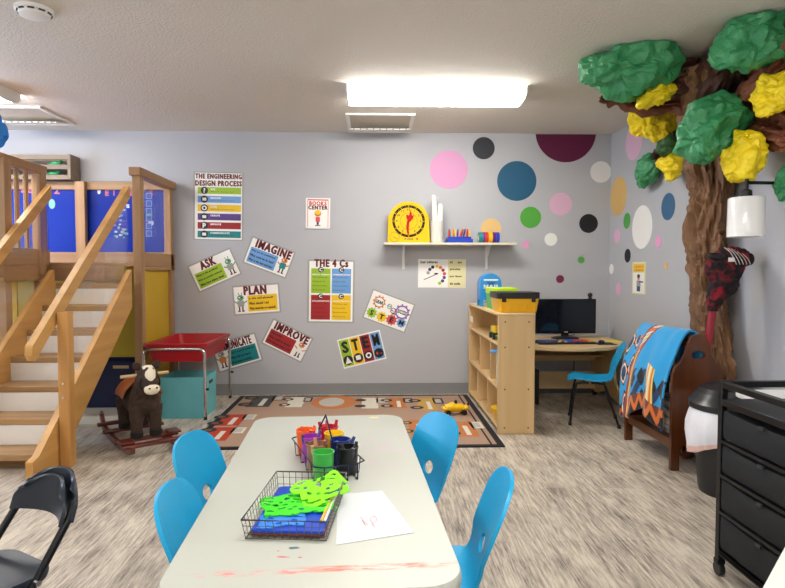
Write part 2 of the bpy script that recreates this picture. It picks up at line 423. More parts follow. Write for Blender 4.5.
tree = thing('paper_tree', 'crumpled kraft paper tree with brown trunk and green and yellow foliage', 'paper tree', (2.12, 3.6, 0))
part('trunk', paper_tube([(2.1, 3.5, .0), (2.1, 3.5, .25), (2.12, 3.5, .5), (2.12, 3.56, .8), (2.12, 3.6, 1.1), (2.11, 3.64, 1.4), (2.10, 3.58, 1.65), (2.08, 3.56, 1.85), (2.05, 3.5, 2.05), (2.0, 3.45, 2.25), (1.95, 3.42, 2.4)],
     [.09, .085, .08, .075, .075, .08, .09, .1, .12, .14, .12], [.28, .24, .19, .14, .13, .16, .15, .14, .18, .2, .2], 3, .032, 90, k=14), PAPB, tree, True, smooth=8)
limbs = [(PAPD, [(1.95, 3.5, 2.38), (1.8, 3.5, 2.34), (1.72, 3.5, 2.33)], [.12, .12, .1], [.1, .08, .05], 7),
         (PAPD, [(2.1, 3.6, 2.1), (2.0, 3.3, 2.28), (1.95, 3.1, 2.33)], [.1, .12, .1], [.14, .16, .12], 8),
         (PAPR, [(1.95, 3.6, 2.22), (1.75, 3.6, 2.2), (1.57, 3.6, 2.225), (1.42, 3.6, 2.24)], [.05, .035, .028, .010], [.055, .04, .032, .010], 9),
         (PAPR, [(2.1, 3.5, 1.98), (2.12, 3.2, 2.14), (2.12, 2.95, 2.24), (2.1, 2.7, 2.32)], [.09, .09, .08, .08], [.1, .1, .09, .08], 10),
         (PAPR, [(2.12, 3.3, 1.98), (2.12, 3.1, 1.93), (2.13, 2.9, 1.86), (2.14, 2.75, 1.83)], [.07, .06, .06, .04], [.06, .09, .08, .05], 11),
         (PAPD, [(2.1, 3.7, 2.12), (2.14, 4.0, 2.1), (2.16, 4.3, 2.04), (2.17, 4.5, 1.97)], [.08, .05, .04, .03], [.1, .07, .05, .03], 12)]
for m_, p_, a_, b_, s_ in limbs: part('branch', paper_tube(p_, a_, b_, s_, .04, 56, k=18), m_, tree, True, smooth=8)
def A(x, y, Y): return tuple(on(x, y, 1, Y))
leafs = [('green', A(626, 66, 3.40), (.285, .23, .17), 21, (0, R(-4), R(-6))),
         ('green', A(760, 38, 2.95), (.27, .17, .14), 22, (0, R(-22), R(10))),
         ('green', A(712, 130, 3.2), (.17, .13, .21), 23, (0, R(38), 0)),
         ('green', A(646, 170, 4.5), (.08, .15, .14), 24, (0, 0, 0)),
         ('green', A(787, 183, 2.95), (.05, .09, .10), 25, (0, 0, 0)),
         ('yellow', A(651, 121, 4.0), (.15, .13, .14), 26, (0, 0, 0)),
         ('yellow', A(657, 96, 3.45), (.12, .08, .055), 27, (0, R(-20), 0)),
         ('yellow', A(672, 165, 4.05), (.07, .10, .13), 28, (0, 0, 0)),
         ('yellow', A(744, 158, 3.08), (.095, .11, .135), 29, (0, R(25), 0)),
         ('yellow', A(772, 98, 2.92), (.085, .1, .12), 30, (0, R(30), 0))]
for c_, p_, r_, s_, ro in leafs:
    part('leaf_clump', clampw(crumple(p_, r_, s_, 5, .36 if c_ == 'green' else .42, ro)), PAPG if c_ == 'green' else PAPY, tree, True, smooth=8, label='%s crumpled paper leaf clump' % c_)
part('leaf', clampw(crumple(A(666, 143, 4.0), (.05, .09, .1), 31, 4, .3)), mat('dark_green_paper', '2c5a24', .6, var=.2, scale=8), tree, True, smooth=20, label='small dark green paper leaf')
part('root', paper_tube([(1.98, 3.58, .03), (1.93, 3.5, .05), (1.9, 3.45, .03)], [.05, .05, .02], [.05, .05, .03], 14, .02, 24), PAPR, tree, True, smooth=8)

# blue paper pompom hanging at the left edge
t = thing('paper_pompom', 'blue and white paper pompom hanging at the left edge', 'paper decoration', tuple(bw(-14, 124, 3.0)))
c = wmat(t).translation
part('blue_paper', crumple((0, 0, -.03), (.1, .1, .11), 41, 4, .3), BLUEP, t, smooth=25)
part('white_paper', crumple((-.03, 0, .09), (.06, .06, .035), 42, 4, .3), WHITE, t, smooth=25)
part('string', MB().cyl((0, 0, .13), (0, 0, HC-c.z-.001), .0015, 6), WHITE, t)

# ------------------------------------------------------------------ wall dots (vinyl circles)
def dots():
    back = [('pink', 'd898c2', 448.8, 169.6, 19, 'large pink circle on the back wall above the shelf'),
            ('b', '23262e', 483.7, 148.2, 11, 'black circle on the back wall near the ceiling'),
            ('t', '1c5a7c', 516.8, 181, 19.8, 'large dark teal circle on the back wall'),
            ('w', 'ecebe8', 600.7, 172, 10.7, 'white circle on the back wall beside the corner'),
            ('p', 'dfb2cc', 560.6, 204.2, 11.6, 'pale pink circle on the back wall right of the green one'),
            ('g', '52a83c', 530.6, 217.4, 10.7, 'bright green circle on the back wall above the shelf end'),
            ('k', '101114', 588.5, 223.5, 9.5, 'black circle on the back wall above the monitor'),
            ('o', 'e6c07c', 491, 228.7, 10.3, 'gold circle on the back wall behind the tape rolls'),
            ('w2', 'f0efec', 550.8, 239.4, 6.5, 'small white circle on the back wall'),
            ('p2', 'e79cc8', 525.7, 244.7, 3.7, 'tiny pink circle at the end of the wall shelf'),
            ('g2', '56a546', 581.1, 260, 3.5, 'tiny green circle above the monitor'),
            ('m2', '7a1f4c', 560, 279, 4, 'tiny maroon circle above the monitor')]
    g = 'vinyl circles on the walls'
    k = YB/F
    for _, c_, x, y, r, lb in back:
        p = bw(x, y); M = Matrix.Translation((p.x, YB-.0006, p.z)) @ Matrix.Rotation(PI/2, 4, 'X')
        single('wall_decal', MB().prism([(math.cos(2*PI*i/40)*r*k, math.sin(2*PI*i/40)*r*k) for i in range(40)], 0, .0012), mat('vinyl_'+c_, c_, .55), lb, 'wall decal', g, M=M, smooth=0)
    p = bw(565.8, 131.5); r = 30.6*k; zc = HC-.004-p.z
    a0 = math.degrees(math.asin(zc/r)) if abs(zc) < r else 0
    M = Matrix.Translation((p.x, YB-.0006, p.z)) @ Matrix.Rotation(PI/2, 4, 'X')
    single('wall_decal', MB().prism(arc((0, 0), r, 180-a0, 360+a0, 30), 0, .0012), mat('vinyl_5e0b3a', '5e0b3a', .55), 'large maroon half circle on the back wall cut by the ceiling', 'wall decal', g, M=M, smooth=0)
    right = [('e6bcd6', 634, 141, 18.7, 'pale pink circle on the right wall under the paper leaves'),
             ('d8b16a', 618.5, 196.3, 19.3, 'large gold circle on the right wall by the corner'),
             ('35648a', 668.2, 206.6, 13.7, 'steel blue circle on the right wall'),
             ('eeedea', 642, 227.2, 22, 'large white circle on the right wall'),
             ('4da24a', 627, 220.8, 8, 'green circle on the right wall left of the large white one'),
             ('e4b0d2', 617.2, 236, 7, 'pink circle on the right wall close to the corner'),
             ('e6a0cb', 658.4, 241.8, 6.5, 'pink circle on the right wall right of the large white one'),
             ('16171b', 627.7, 255.7, 7, 'black circle on the right wall'),
             ('e3bb74', 666.3, 265.8, 3.7, 'tiny gold circle on the right wall'),
             ('f0efec', 611.6, 269, 5.2, 'small white circle on the right wall beside the corner'),
             ('e6aed0', 618.4, 289, 6, 'pink circle lowest on the right wall')]
    for c_, x, y, r, lb in right:
        p = rw(x, y); rr = r*p.y/F
        M = Matrix.Translation((XR-.0006, min(p.y, YB-rr-.004), p.z)) @ Matrix.Rotation(-PI/2, 4, 'Y')
        single('wall_decal', MB().prism([(math.cos(2*PI*i/40)*rr, math.sin(2*PI*i/40)*rr) for i in range(40)], 0, .0012), mat('vinyl_'+c_, c_, .55), lb, 'wall decal', g, M=M, smooth=0)
dots()

# ------------------------------------------------------------------ posters
PAL = ['f3f1ea', 'a3a3a1', '650e18', '9dc22a', '6fa3dd', 'f4c80f', '5b3a8c', 'a51c22', '12888c', '161616', 'f7f6f2', '2c3e6b', 'd98040', 'e8e2b0', '5aa17c', 'd9534f', '8d62b5']
def PI_(h): return PAL.index(h)
PM = [mat('print_'+h, h, .35) for h in PAL]
WH, LAM, MRN, GRN, BLU, YEL, PUR, RD, TL, BK, PW, NV, ORG, CRM, SEA, COR, VIO = range(17)
def poster_frame(px, py, ang, z=YB):
    p = bw(px, py, z)
    return Matrix.Translation((p.x, z-.0003, p.z)) @ Matrix.Rotation(PI/2, 4, 'X') @ Matrix.Rotation(ang, 4, 'Z')
K = YB/F
def robot(b, cx, cy, s, body, head, z=.0022):
    b.rect(cx, cy, .4*s, .38*s, z, body, r=.06*s); b.disc(cx, cy+.36*s, .2*s, .17*s, z, head)
    b.disc(cx-.07*s, cy+.38*s, .045*s, z=z+.0003, mi=PW, n=10); b.disc(cx+.07*s, cy+.38*s, .045*s, z=z+.0003, mi=BK, n=10)
    for q in (-1, 1):
        b.rect(cx+q*.1*s, cy-.32*s, .08*s, .28*s, z, BK); b.rect(cx+q*.12*s, cy-.47*s, .16*s, .07*s, z, MRN)
        b.rect(cx+q*.28*s, cy+.08*s, .26*s, .07*s, z, head, ang=q*.6); b.rect(cx+q*.09*s, cy+.6*s, .03*s, .16*s, z, BK, ang=-q*.3)
def card(px, py, ang, w, h, title, colr, lines, label, bot, side='R', tfrac=.5, tcx=-.02):
    w *= K; h *= K; b = MB()
    b.prism(rrect(w+.03, h+.03, .008), 0, .0008, LAM); b.prism([(-w/2, -h/2), (w/2, -h/2), (w/2, h/2), (-w/2, h/2)], .0008, .0015, PW)
    b.text(title, tcx*w, h*.35, w*tfrac, h*.32, .0022, MRN, True)
    s = -1 if side == 'R' else 1
    b.rect(s*w*.13, -h*.14, w*.66, h*.6, .0018, colr, r=.006)
    for i, l in enumerate(lines): b.text(l, s*w*.13-w*.3, h*(.04-.18*i), min(w*.58, len(l)*w*.026), h*.09, .0022, BK, True, left=True)
    robot(b, -s*w*.36, -h*.12, h*.6, bot[0], bot[1])
    single('poster', b, PM, label, 'poster', 'laminated engineering posters on the back wall', M=poster_frame(px, py, ang), smooth=0, fix=False)
card(214.6, 270.2, R(24), 43.5, 26, 'ASK', GRN, ['What is the problem?', 'What are possible solutions?', 'What have others done?'], 'ASK poster with a green box, tilted upward to the right', (LAM, SEA), tfrac=.36, tcx=-.08)
card(269, 257.4, R(-21), 43, 25.5, 'IMAGINE', BLU, ['What are the possibilities?', 'What could we do best?', 'What is the best solution?'], 'IMAGINE poster with a blue box, tilted downward to the right', (TL, ORG), tfrac=.84, tcx=.04)
card(256.6, 299.3, R(4), 43.8, 26.8, 'PLAN', YEL, ['Is this well planned?', 'What should I do?', 'What materials are needed?'], 'PLAN poster with a yellow box, nearly level', (LAM, SEA), side='L', tfrac=.5)
card(287.2, 340.6, R(-27), 42, 25, 'IMPROVE', RD, ['What works?', 'What could be better?', 'What will you change next?'], 'IMPROVE poster with a red box, steeply tilted', (WH, ORG), tfrac=.86, tcx=.02)
card(237, 352.6, R(16), 43, 26.5, 'COMMUNICATE', TL, ['Was it a good solution?', 'What did we learn?', 'Show how it works.'], 'COMMUNICATE poster with a teal box, partly behind the red table', (ORG, LAM), side='L', tfrac=.88, tcx=-.05)
# the engineering design process
w, h = 46*K, 65*K; b = MB()
b.prism(rrect(w+.03, h+.02, .008), 0, .0008, LAM); b.prism([(-w/2, -h/2), (w/2, -h/2), (w/2, h/2), (-w/2, h/2)], .0008, .0015, PW)
b.text('THE ENGINEERING', 0, h*.45, w*.98, h*.075, .002, MRN, True); b.text('DESIGN PROCESS', 0, h*.345, w*.98, h*.08, .002, MRN, True)
for i, (c_, s_) in enumerate(((GRN, 'ASK'), (BLU, 'IMAGINE'), (YEL, 'PLAN'), (PUR, 'CREATE'), (RD, 'IMPROVE'), (TL, 'COMMUNICATE'))):
    y = h*(.235-.132*i); b.rect(.02*w, y, w*.92, h*.1, .0018, c_); b.disc(-w*.3, y, h*.055, z=.0021, mi=BK, n=20)
    if i % 2: b.rect(-w*.3, y, h*.06, h*.045, .0024, PW, r=.004)
    else: b.text('?Op'[i//2], -w*.3, y, None, h*.07, .0024, PW, True)
    b.text(s_, -w*.17, y+h*.02, None, h*.026, .0022, PW, True, left=True); b.text('What is the next step to take?', -w*.17, y-h*.018, w*.5, h*.018, .0022, BK, False, left=True)
single('poster', b, PM, 'tall poster headed THE ENGINEERING DESIGN PROCESS with six coloured bars', 'poster', 'laminated engineering posters on the back wall', M=poster_frame(218.5, 206.3, R(-1)), smooth=0, fix=False)
# the 4 Cs
w, h = 43.5*K, 60*K; b = MB()
b.prism(rrect(w+.035, h+.03, .008), 0, .0008, LAM); b.prism([(-w/2, -h/2), (w/2, -h/2), (w/2, h/2), (-w/2, h/2)], .0008, .0015, PW)
b.text('THE 4 Cs', 0, h*.47, w*.76, h*.125, .002, MRN, True)
for q, (c_, x, y) in enumerate(((GRN, -1, 1), (BLU, 1, 1), (RD, -1, -1), (YEL, 1, -1))):
    cx, cy = x*w*.235, (.175 if y > 0 else -.265)*h
    b.rect(cx, cy, w*.44, h*.41, .0018, c_); b.disc(cx, cy+h*.185, h*.045, z=.0021, mi=BK, n=20); b.text('C', cx, cy+h*.185, None, h*.055, .0024, PW, True)
    b.text(('CRITICAL THINKING', 'COMMUNICATION', 'COLLABORATION', 'CREATIVITY')[q], cx, cy+h*.105, w*.4, h*.022, .0022, PW, True)
    for i in range(4): b.text('We listen and share ideas'[:14+3*i], cx-w*.19, cy+h*(.06-.07*i), w*.33-.02*(i % 2), h*.02, .0022, BK, left=True)
single('poster', b, PM, 'THE 4 Cs poster with four coloured boxes', 'poster', 'laminated engineering posters on the back wall', M=poster_frame(331, 291.5, R(-1)), smooth=0, fix=False)
# gear poster
w, h = 43*K, 28.5*K; b = MB()
b.prism(rrect(w+.025, h+.025, .006), 0, .0008, LAM); b.prism([(-w/2, -h/2), (w/2, -h/2), (w/2, h/2), (-w/2, h/2)], .0008, .0015, PW)
for cx, cy, r, c_, s_ in ((-.28, .18, .2, ORG, 'GEAR'), (.3, .12, .24, VIO, 'SUCCESS'), (-.36, -.26, .16, GRN, 'S'), (-.11, -.28, .16, YEL, 'T'), (.13, -.26, .17, COR, 'E'), (.37, -.24, .15, BLU, 'M'), (-.02, .16, .08, TL, 'up'), (.09, .06, .09, RD, 'for'), (.12, -.02+.0, .05, SEA, 'o')):
    r *= h
    for i in range(10):
        a = 2*PI*i/10; b.rect(cx*w+r*1.03*math.cos(a), cy*h+r*1.03*math.sin(a), r*.3, r*.25, .0018, c_, ang=a)
    b.disc(cx*w, cy*h, r, z=.0019, mi=c_); b.disc(cx*w, cy*h, r*.78, z=.0021, mi=PW if len(s_) > 1 else c_)
    if len(s_) == 1: b.text(s_, cx*w, cy*h, None, r*1.1, .0024, BK, True)
    else: b.text(s_, cx*w, cy*h, r*1.4, r*.6, .0024, BK, True)
single('poster', b, PM, 'cream poster of coloured gears spelling STEM', 'poster', 'laminated engineering posters on the back wall', M=poster_frame(388.8, 311, R(-20.5)), smooth=0, fix=False)
# stem poster
w, h = 44*K, 30*K; b = MB(); b.prism([(-w/2, -h/2), (w/2, -h/2), (w/2, h/2), (-w/2, h/2)], 0, .0012, PW)
for i, (c_, s_) in enumerate(((GRN, 'S'), (YEL, 'T'), (RD, 'E'), (BLU, 'M'))):
    x = (-.36+.24*i)*w; b.rect(x, 0, w*.225, h*.9, .0015, c_); b.text(s_, x, h*.2, w*.13, h*.38, .0018, BK, True)
    b.disc(x, -h*.25, h*.16, z=.0018, mi=BK); 
    if i == 0: b.add([(x-.03, -h*.36, .0021), (x+.03, -h*.36, .0021), (x, -h*.12, .0021)], [(0, 1, 2)], PW)
    elif i == 1: b.rect(x, -h*.24, w*.11, h*.15, .0021, PW)
    elif i == 2: b.disc(x, -h*.25, h*.1, z=.0021, mi=PW, r0=h*.05)
    else: b.text('+ -', x, -h*.25, w*.13, h*.1, .0021, COR, True)
single('poster', b, PM, 'STEM poster of four vertical coloured stripes with black icons', 'poster', 'laminated engineering posters on the back wall', M=poster_frame(361.8, 349.3, R(13.5)), smooth=0, fix=False)
# blocks centre sign
w, h = 24*K, 30*K; b = MB(); b.box(-w/2, w/2, -h/2, h/2, 0, .012, PW)
b.rect(0, 0, w*.86, h*.92, .0125, COR); b.rect(0, -.005, w*.82, h*.88, .0128, PW)
b.text('BOOKS', 0, h*.33, w*.7, h*.13, .0132, COR, True); b.text('CENTER', 0, h*.19, w*.78, h*.13, .0132, MRN, True)
b.disc(.0, -h*.0, h*.11, z=.0132, mi=ORG); b.disc(0, h*.035, h*.1, h*.07, .0135, YEL); b.rect(0, -h*.2, h*.14, h*.16, .0132, COR); b.rect(0, -h*.33, h*.07, h*.1, .0132, NV); b.rect(0, -h*.4, h*.18, h*.025, .0135, BK)
single('wall_sign', b, PM, 'small white BOOKS CENTER sign with a cartoon child', 'sign', M=poster_frame(318, 213.5, R(-1)), smooth=0, fix=False)
# colour chart
w, h = 48*K, 28.6*K; b = MB(); b.prism([(-w/2, -h/2), (w/2, -h/2), (w/2, h/2), (-w/2, h/2)], 0, .0012, PW)
b.rect(.31*w, 0, w*.37, h*.99, .0014, CRM); b.text('Los colores', -w*.27, h*.4, w*.35, h*.09, .0017, BK, True)
for i, c_ in enumerate((LAM, NV, BK, YEL, ORG, RD, COR, PUR, NV, GRN)):
    a = R(165-25*i-(i > 2)*5); b.disc(-w*.12+w*.175*math.cos(a), -h*.06+h*.31*math.sin(a), h*.06, z=.0017, mi=c_, n=16)
b.rect(-w*.24, -h*.12, w*.3, h*.025, .0017, MRN, ang=R(24)); b.disc(-w*.12, -h*.01, w*.045, h*.03, .0019, BK, n=14)
for i, s_ in enumerate(('si    no', 'gracias', 'por favor', 'de nada')): b.text(s_, w*.17, h*(.4-.25*i), min(w*.25, len(s_)*w*.03), h*.08, .0018, BK, True, left=True)
single('poster', b, PM, 'Los colores chart with a ring of coloured dots and a paintbrush', 'poster', M=poster_frame(441.9, 273.5, R(-.5)), smooth=0, fix=False)
# right wall poster
p0, p1 = rw(632.5, 277.5), rw(645.5, 278.5); w = abs(p0.y-p1.y); h = 32.3*((p0.y+p1.y)/2)/F; b = MB(); b.prism([(-w/2, -h/2), (w/2, -h/2), (w/2, h/2), (-w/2, h/2)], 0, .0015, CRM)
b.rect(0, -h*.15, w*.84, h*.62, .0018, PW); b.rect(0, h*.32, w*.84, h*.24, .0018, YEL)
for i in range(2): b.text('LEARN', 0, h*(.36-.12*i), w*.6, h*.06, .0021, ORG, True)
b.disc(0, 0, h*.08, z=.002, mi=ORG); b.disc(0, h*.06, h*.1, h*.06, .0022, BK); b.rect(0, -h*.18, w*.3, h*.2, .002, LAM); b.rect(0, -h*.34, w*.26, h*.16, .002, NV); b.rect(w*.2, -h*.12, w*.3, h*.04, .0022, BK)
single('poster', b, PM, 'small yellow and white poster of a child on the right wall', 'poster', M=Matrix.Translation((XR-.0003, (p0.y+p1.y)/2, (p0.z+p1.z)/2)) @ Matrix.Rotation(-PI/2, 4, 'Z') @ Matrix.Rotation(PI/2, 4, 'X'), smooth=0, fix=False)

# ------------------------------------------------------------------ wall shelf and what stands on it
x0, x1 = bw(384, 243, 5.2).x, bw(516, 243, 5.2).x; zs = 1.415
t = thing('wall_shelf', 'cream wall shelf on two white brackets', 'shelf', ((x0+x1)/2, 5.38, zs-.02))
part('board', MB().box(x0, x1, 5.17, 5.379, zs-.02, zs), CREAM, t, True, bev=.002)
for px in (403.7, 487.6):
    x = bw(px, 255, 5.33).x; b = MB(); b.box(x-.012, x+.012, 5.374, 5.379, zs-.24, zs-.021); b.box(x-.012, x+.012, 5.19, 5.376, zs-.026, zs-.021)
    M = Matrix(((0, 0, 1, x), (1, 0, 0, 0), (0, 1, 0, 0), (0, 0, 0, 1)))
    b.prism([(5.375, zs-.24), (5.375, zs-.026), (5.2, zs-.026), (5.21, zs-.04), (5.345, zs-.14), (5.36, zs-.24)], -.003, .003, 0, M)
    part('bracket', b, WHITE, t, True)
# teaching clock
p = bw(408.7, 241, 5.26); w = .385; t = thing('teaching_clock', 'big yellow teaching clock with red hands on the wall shelf', 'clock', (p.x, 5.25, zs), 0)
Mt = Matrix.Translation((0, 0, 0)) @ Matrix.Rotation(R(90-9), 4, 'X')
YC = mat('clock_yellow', 'e6b808', .6, spec=.2)
out = [(-w/2, 0), (w/2, 0)] + [(x*1.0, y) for x, y in arc((0, .2), .185, 5, 175, 24)]
b = MB(); b.prism(out, -.004, .012, 0, Mt); part('face_board', b, YC, t, bev=.003)
b = MB(); b.add([(-w/2, .0, .0), (w/2, .0, 0), (w/2, .085, 0), (-w/2, .085, 0), (-w/2, .045, .25), (w/2, .045, .25), (w/2, .05, .25), (-w/2, .05, .25)], [(0, 1, 2, 3), (2, 3, 7, 6), (0, 3, 7, 4), (1, 2, 6, 5), (4, 5, 6, 7)]); part('stand', b, YC, t)
b = MB(); b.disc(0, .2, .150, z=.0128, mi=0, M=Mt, r0=.127, n=48)
for i in range(60):
    a = 2*PI*i/60
    if i % 5: b.rect(.139*math.cos(a), .2+.139*math.sin(a), .007, .0012, .0131, 1, Mt, ang=a)
    else: b.rect(.139*math.cos(a), .2+.139*math.sin(a), .018, .006, .0131, 2, Mt, ang=a)
part('minute_ring', b, [mat('ring_black', '0c0d10', .8, spec=.1), flat('e8dd9a'), YC], t, smooth=0, fix=False)
b = MB()
for i in range(1, 13):
    a = PI/2-2*PI*i/12; b.text(str(i), .108*math.cos(a), .2+.108*math.sin(a), None, .02, .0131, 0, True, M=Mt)
b.disc(0, .2, .08, z=.0129, r0=.077, M=Mt); b.disc(-.13, .052, .046, z=.0129, r0=.043, M=Mt); b.rect(-.122, .044, .05, .005, .013, 0, Mt, ang=-.5); b.text('A clock', .0, .035, .08, .016, .0131, 0, True, M=Mt)
part('numbers', b, flat('3a3a20'), t, smooth=0, fix=False)
b = MB(); b.rect(.075, .035, .022, .022, .0131, 0, Mt, r=.005); part('badge', b, flat('e06020'), t, smooth=0, fix=False)
HR = mat('clock_red', 'b40f10', .6, spec=.2)
b = MB(); b.prism([(-.011, .0), (-.02, -.06), (-.012, -.115), (0, -.15), (.004, -.115), (.006, -.06), (.011, 0)], .015, .018, 0, Mt @ Matrix.Translation((-.004, .205, 0))); part('minute_hand', b, HR, t)
b = MB(); b.prism([(-.008, -.01), (-.03, .03), (-.034, .055), (-.01, .05), (0, .105), (.02, .052), (.038, .062), (.03, .03), (.008, -.01)], .019, .022, 0, Mt @ Matrix.Translation((.004, .2, 0)) @ Matrix.Rotation(-.15, 4, 'Z')); part('hour_hand', b, HR, t)
# cups with paper rolls
x = bw(437, 241, 5.27).x
t = thing('cup_stack', 'stack of white foam cups beside the yellow clock', 'cups', (x, 5.27, zs)); b = MB()
for i in range(12): b.lathe([(.048, .0+i*.016), (.058, .018+i*.016), (.061, .019+i*.016), (.061, .023+i*.016), (.056, .023+i*.016)], 24)
part('cup', b, mat('foam_white', 'eceae4', .6), t)
for dx, z1, r in ((-.028, .425, .024), (.033, .345, .026)):
    b = MB(); b.tube([(x+dx*.8, 5.27, zs+.2), (x+dx, 5.27, zs+z1)], r, 16); b.tube([(x+dx-.004, 5.27, zs+z1-.02), (x+dx-.004, 5.27, zs+z1+.012)], r*.8, 14)
    single('paper_roll', b, mat('roll_white', 'efede6', .7), 'white paper roll standing in the cups, %s' % ('the taller, left one' if dx < 0 else 'the shorter, right one'), 'paper roll', 'paper rolls in the cup stack')
# marker tray
xa, xb = bw(446, 241, 5.27).x, bw(472, 241, 5.27).x; BT = mat('blue_tray', '1b3fb4', .35)
t = thing('marker_tray', 'blue tray holding small coloured markers on the wall shelf', 'tray', ((xa+xb)/2, 5.27, zs))
b = MB(); b.box(xa, xb, 5.21, 5.33, zs, zs+.035); b.box(xa+.012, xb-.012, 5.235, 5.33, zs+.035, zs+.058); part('tray_body', b, BT, t, True, bev=.004)
rnd = random.Random(4)
mc = ['c62828', '2f9e44', 'e8912d', '1f4fc4', 'f2c91c', '7a3fa0', 'd9402b', '1f8f6e', '3a2a8c', 'e07a1e', 'c62828', '2456b0', 'f0b81c']
for i in range(13):
    x = xa+.025+(xb-xa-.05)*i/12; y = 5.25+.04*(i % 2); lean = rnd.uniform(-.1, .35)
    b = MB(); b.cyl((x, y, zs+.036), (x+.07*lean, y, zs+.10), .0085, 10); b.cyl((x+.07*lean, y, zs+.1), (x+.1*lean, y, zs+.128), .0085, 10, 0, .005)
    single('marker', b, mat('marker_'+mc[i], mc[i], .35), 'small coloured marker standing in the blue tray on the wall shelf', 'marker', 'markers in the blue shelf tray')
# tape rolls
xa = bw(478.5, 241, 5.25).x; cols = [('1d8a86', 'teal'), ('7a3aa0', 'violet'), ('d83a20', 'red-orange'), ('f0b914', 'yellow'), ('5a1f86', 'purple'), ('2342b4', 'blue')]; wds = [.035, .018, .03, .035, .03, .03]
x = xa
for (c_, n_), wd in zip(cols, wds):
    M = Matrix(((0, 0, 1, x), (1, 0, 0, 5.26), (0, 1, 0, zs+.0505), (0, 0, 0, 1)))
    b = MB(); k = 28
    for ra, rb, z0, z1, mi in ((.05, .05, 0, wd, 0), (.034, .034, 0, wd, 1)):
        b.add([(ra*math.cos(2*PI*i/k), ra*math.sin(2*PI*i/k), z) for z in (z0, z1) for i in range(k)], [(i, (i+1) % k, k+(i+1) % k, k+i) for i in range(k)], mi, M)
    for z in (0, wd): b.disc(0, 0, .05, z=z, M=M, n=k, r0=.034)
    single('tape_roll', b, [mat('tape_'+c_, c_, .3), CREAM], '%s roll of tape standing on the wall shelf' % n_, 'tape roll', 'coloured tape rolls on the wall shelf', fix=False)
    x += wd+.002

# ------------------------------------------------------------------ play loft
LB = -3.9
t = thing('play_loft', 'raised wooden play loft with blue back panels and ochre panels below', 'play loft', (-2.8, 4.8, 0)); loft = t
def P(nm, box, m, bev=.004, label=None): return part(nm, MB().box(*box), m, loft, True, bev=bev, label=label)
DZ = 1.225; XS = -1.87; YW = 5.37
P('deck', (LB, XS-.02, 4.56, YW, DZ-.03, DZ), PX)
P('deck', (LB, -2.53, 4.0, 4.56, DZ-.03, DZ), PX)
P('fascia', (LB, -2.53, 3.965, 4.0, DZ-.11, DZ+.07), PX); P('fascia', (-2.56, -2.525, 4.0, 4.56, DZ-.02, DZ+.10), PY)
P('fascia', (-2.56, -2.53, 4.0, 4.56, DZ-.14, DZ-.03), PY)
P('fascia', (-2.525, -1.95, 4.54, 4.58, DZ-.14, DZ-.03), PX)
P('fascia', (XS-.02, XS+.03, 4.57, YW, DZ-.03, DZ+.085), PY); P('fascia', (XS-.02, XS+.03, 4.57, YW, DZ-.06, DZ-.03), PY)
# posts
P('post', (XS-.02, XS+.045, 4.56, 4.63, 0, 1.94), PZ); P('post', (XS-.03, XS+.03, 5.26, 5.33, 0, 1.9), PZ)
P('post', (-2.60, -2.51, 4.0, 4.08, DZ+.07, 1.93), PZ); P('post', (-2.62, -2.55, 4.05, 4.12, 0, DZ-.14), PZ)
P('post', (-2.60, -2.53, 4.46, 4.54, 0, 1.9), PZ); P('post', (-2.53, -2.50, 4.40, 4.46, DZ-.1, 1.88), PZ)
P('post', (-2.675, -2.59, 5.24, 5.29, DZ, 1.96), PZ)
# guard rails
P('rail', (XS-.035, XS+.055, 4.54, YW-.02, 1.90, 1.965), PY); P('rail', (-2.62, -2.535, 3.98, 4.56, 1.90, 1.965), PY); P('rail', (LB, -2.62, 3.98, 4.06, 1.90, 1.965), PX)
P('baluster', (-2.585, -2.56, 4.22, 4.25, DZ+.07, 1.9), PZ); P('baluster', (-2.585, -2.56, 4.33, 4.36, DZ+.07, 1.9), PZ)
# blue boards with letters
P('rail', (LB, XS-.03, 5.29, 5.33, 1.89, 1.965), PX); P('rail', (LB, XS-.03, 5.29, 5.33, DZ, 1.33), PX)
b = MB().box(LB, XS-.03, 5.31, 5.325, 1.33, 1.89); part('back_panel', b, BLUEB, t, True)
for i, (s_, px, py, c_) in enumerate((('T', 22, 190, 0), ('E', 30, 190, 1), ('V', 38, 190, 0), ('X', 46, 190, 1), ('Z', 57, 191, 0), ('E', 107, 193, 1), ('I', 114, 193, 1), ('G', 122, 193, 0), ('H', 129, 193, 1), ('T', 143, 193, 1), ('S', 151, 193, 0))):
    b = MB(); p = bw(px, py, 5.308); M = Matrix.Translation((p.x, 5.308, p.z)) @ Matrix.Rotation(PI/2, 4, 'X'); b.text(s_, 0, 0, None, .05, 0, c_, True, M=M); part('letter', b, [mat('letter_red', 'd66a6a', .5), mat('letter_pink', 'c9647c', .5)], t, True, smooth=0, label='pale red letter %s stuck on the blue board' % s_)
b = MB(); M = Matrix.Translation((0, 5.3075, 0)) @ Matrix.Rotation(PI/2, 4, 'X'); rnd = random.Random(8)
def bp(px, py): p = bw(px, py, 5.3075); return p.x, p.z
for px, py, w_, h_, mi in ((99, 191, .03, .06, 0), (52, 204, .06, .09, 2), (149, 216, .06, .08, 2), (151, 223, .05, .05, 0)): x_, z_ = bp(px, py); b.disc(x_, z_, w_/2, h_/2, M=M, mi=mi, n=9)
for i in range(6):
    x_, z_ = bp(145, 196+i*7.5)
    for q in (-1, 1):
        b.rect(x_+q*.035, z_, .055, .055, 0, 1, M); b.rect(x_+q*.035, z_, .042, .042, -.0005*0+.0004, 3, M)
for i in range(34):
    x_, z_ = bp(rnd.uniform(114, 128), rnd.uniform(205, 238)); b.disc(x_, z_, rnd.uniform(.008, .022), rnd.uniform(.006, .014), .0006, rnd.choice((0, 2, 2, 1)), M, 7)
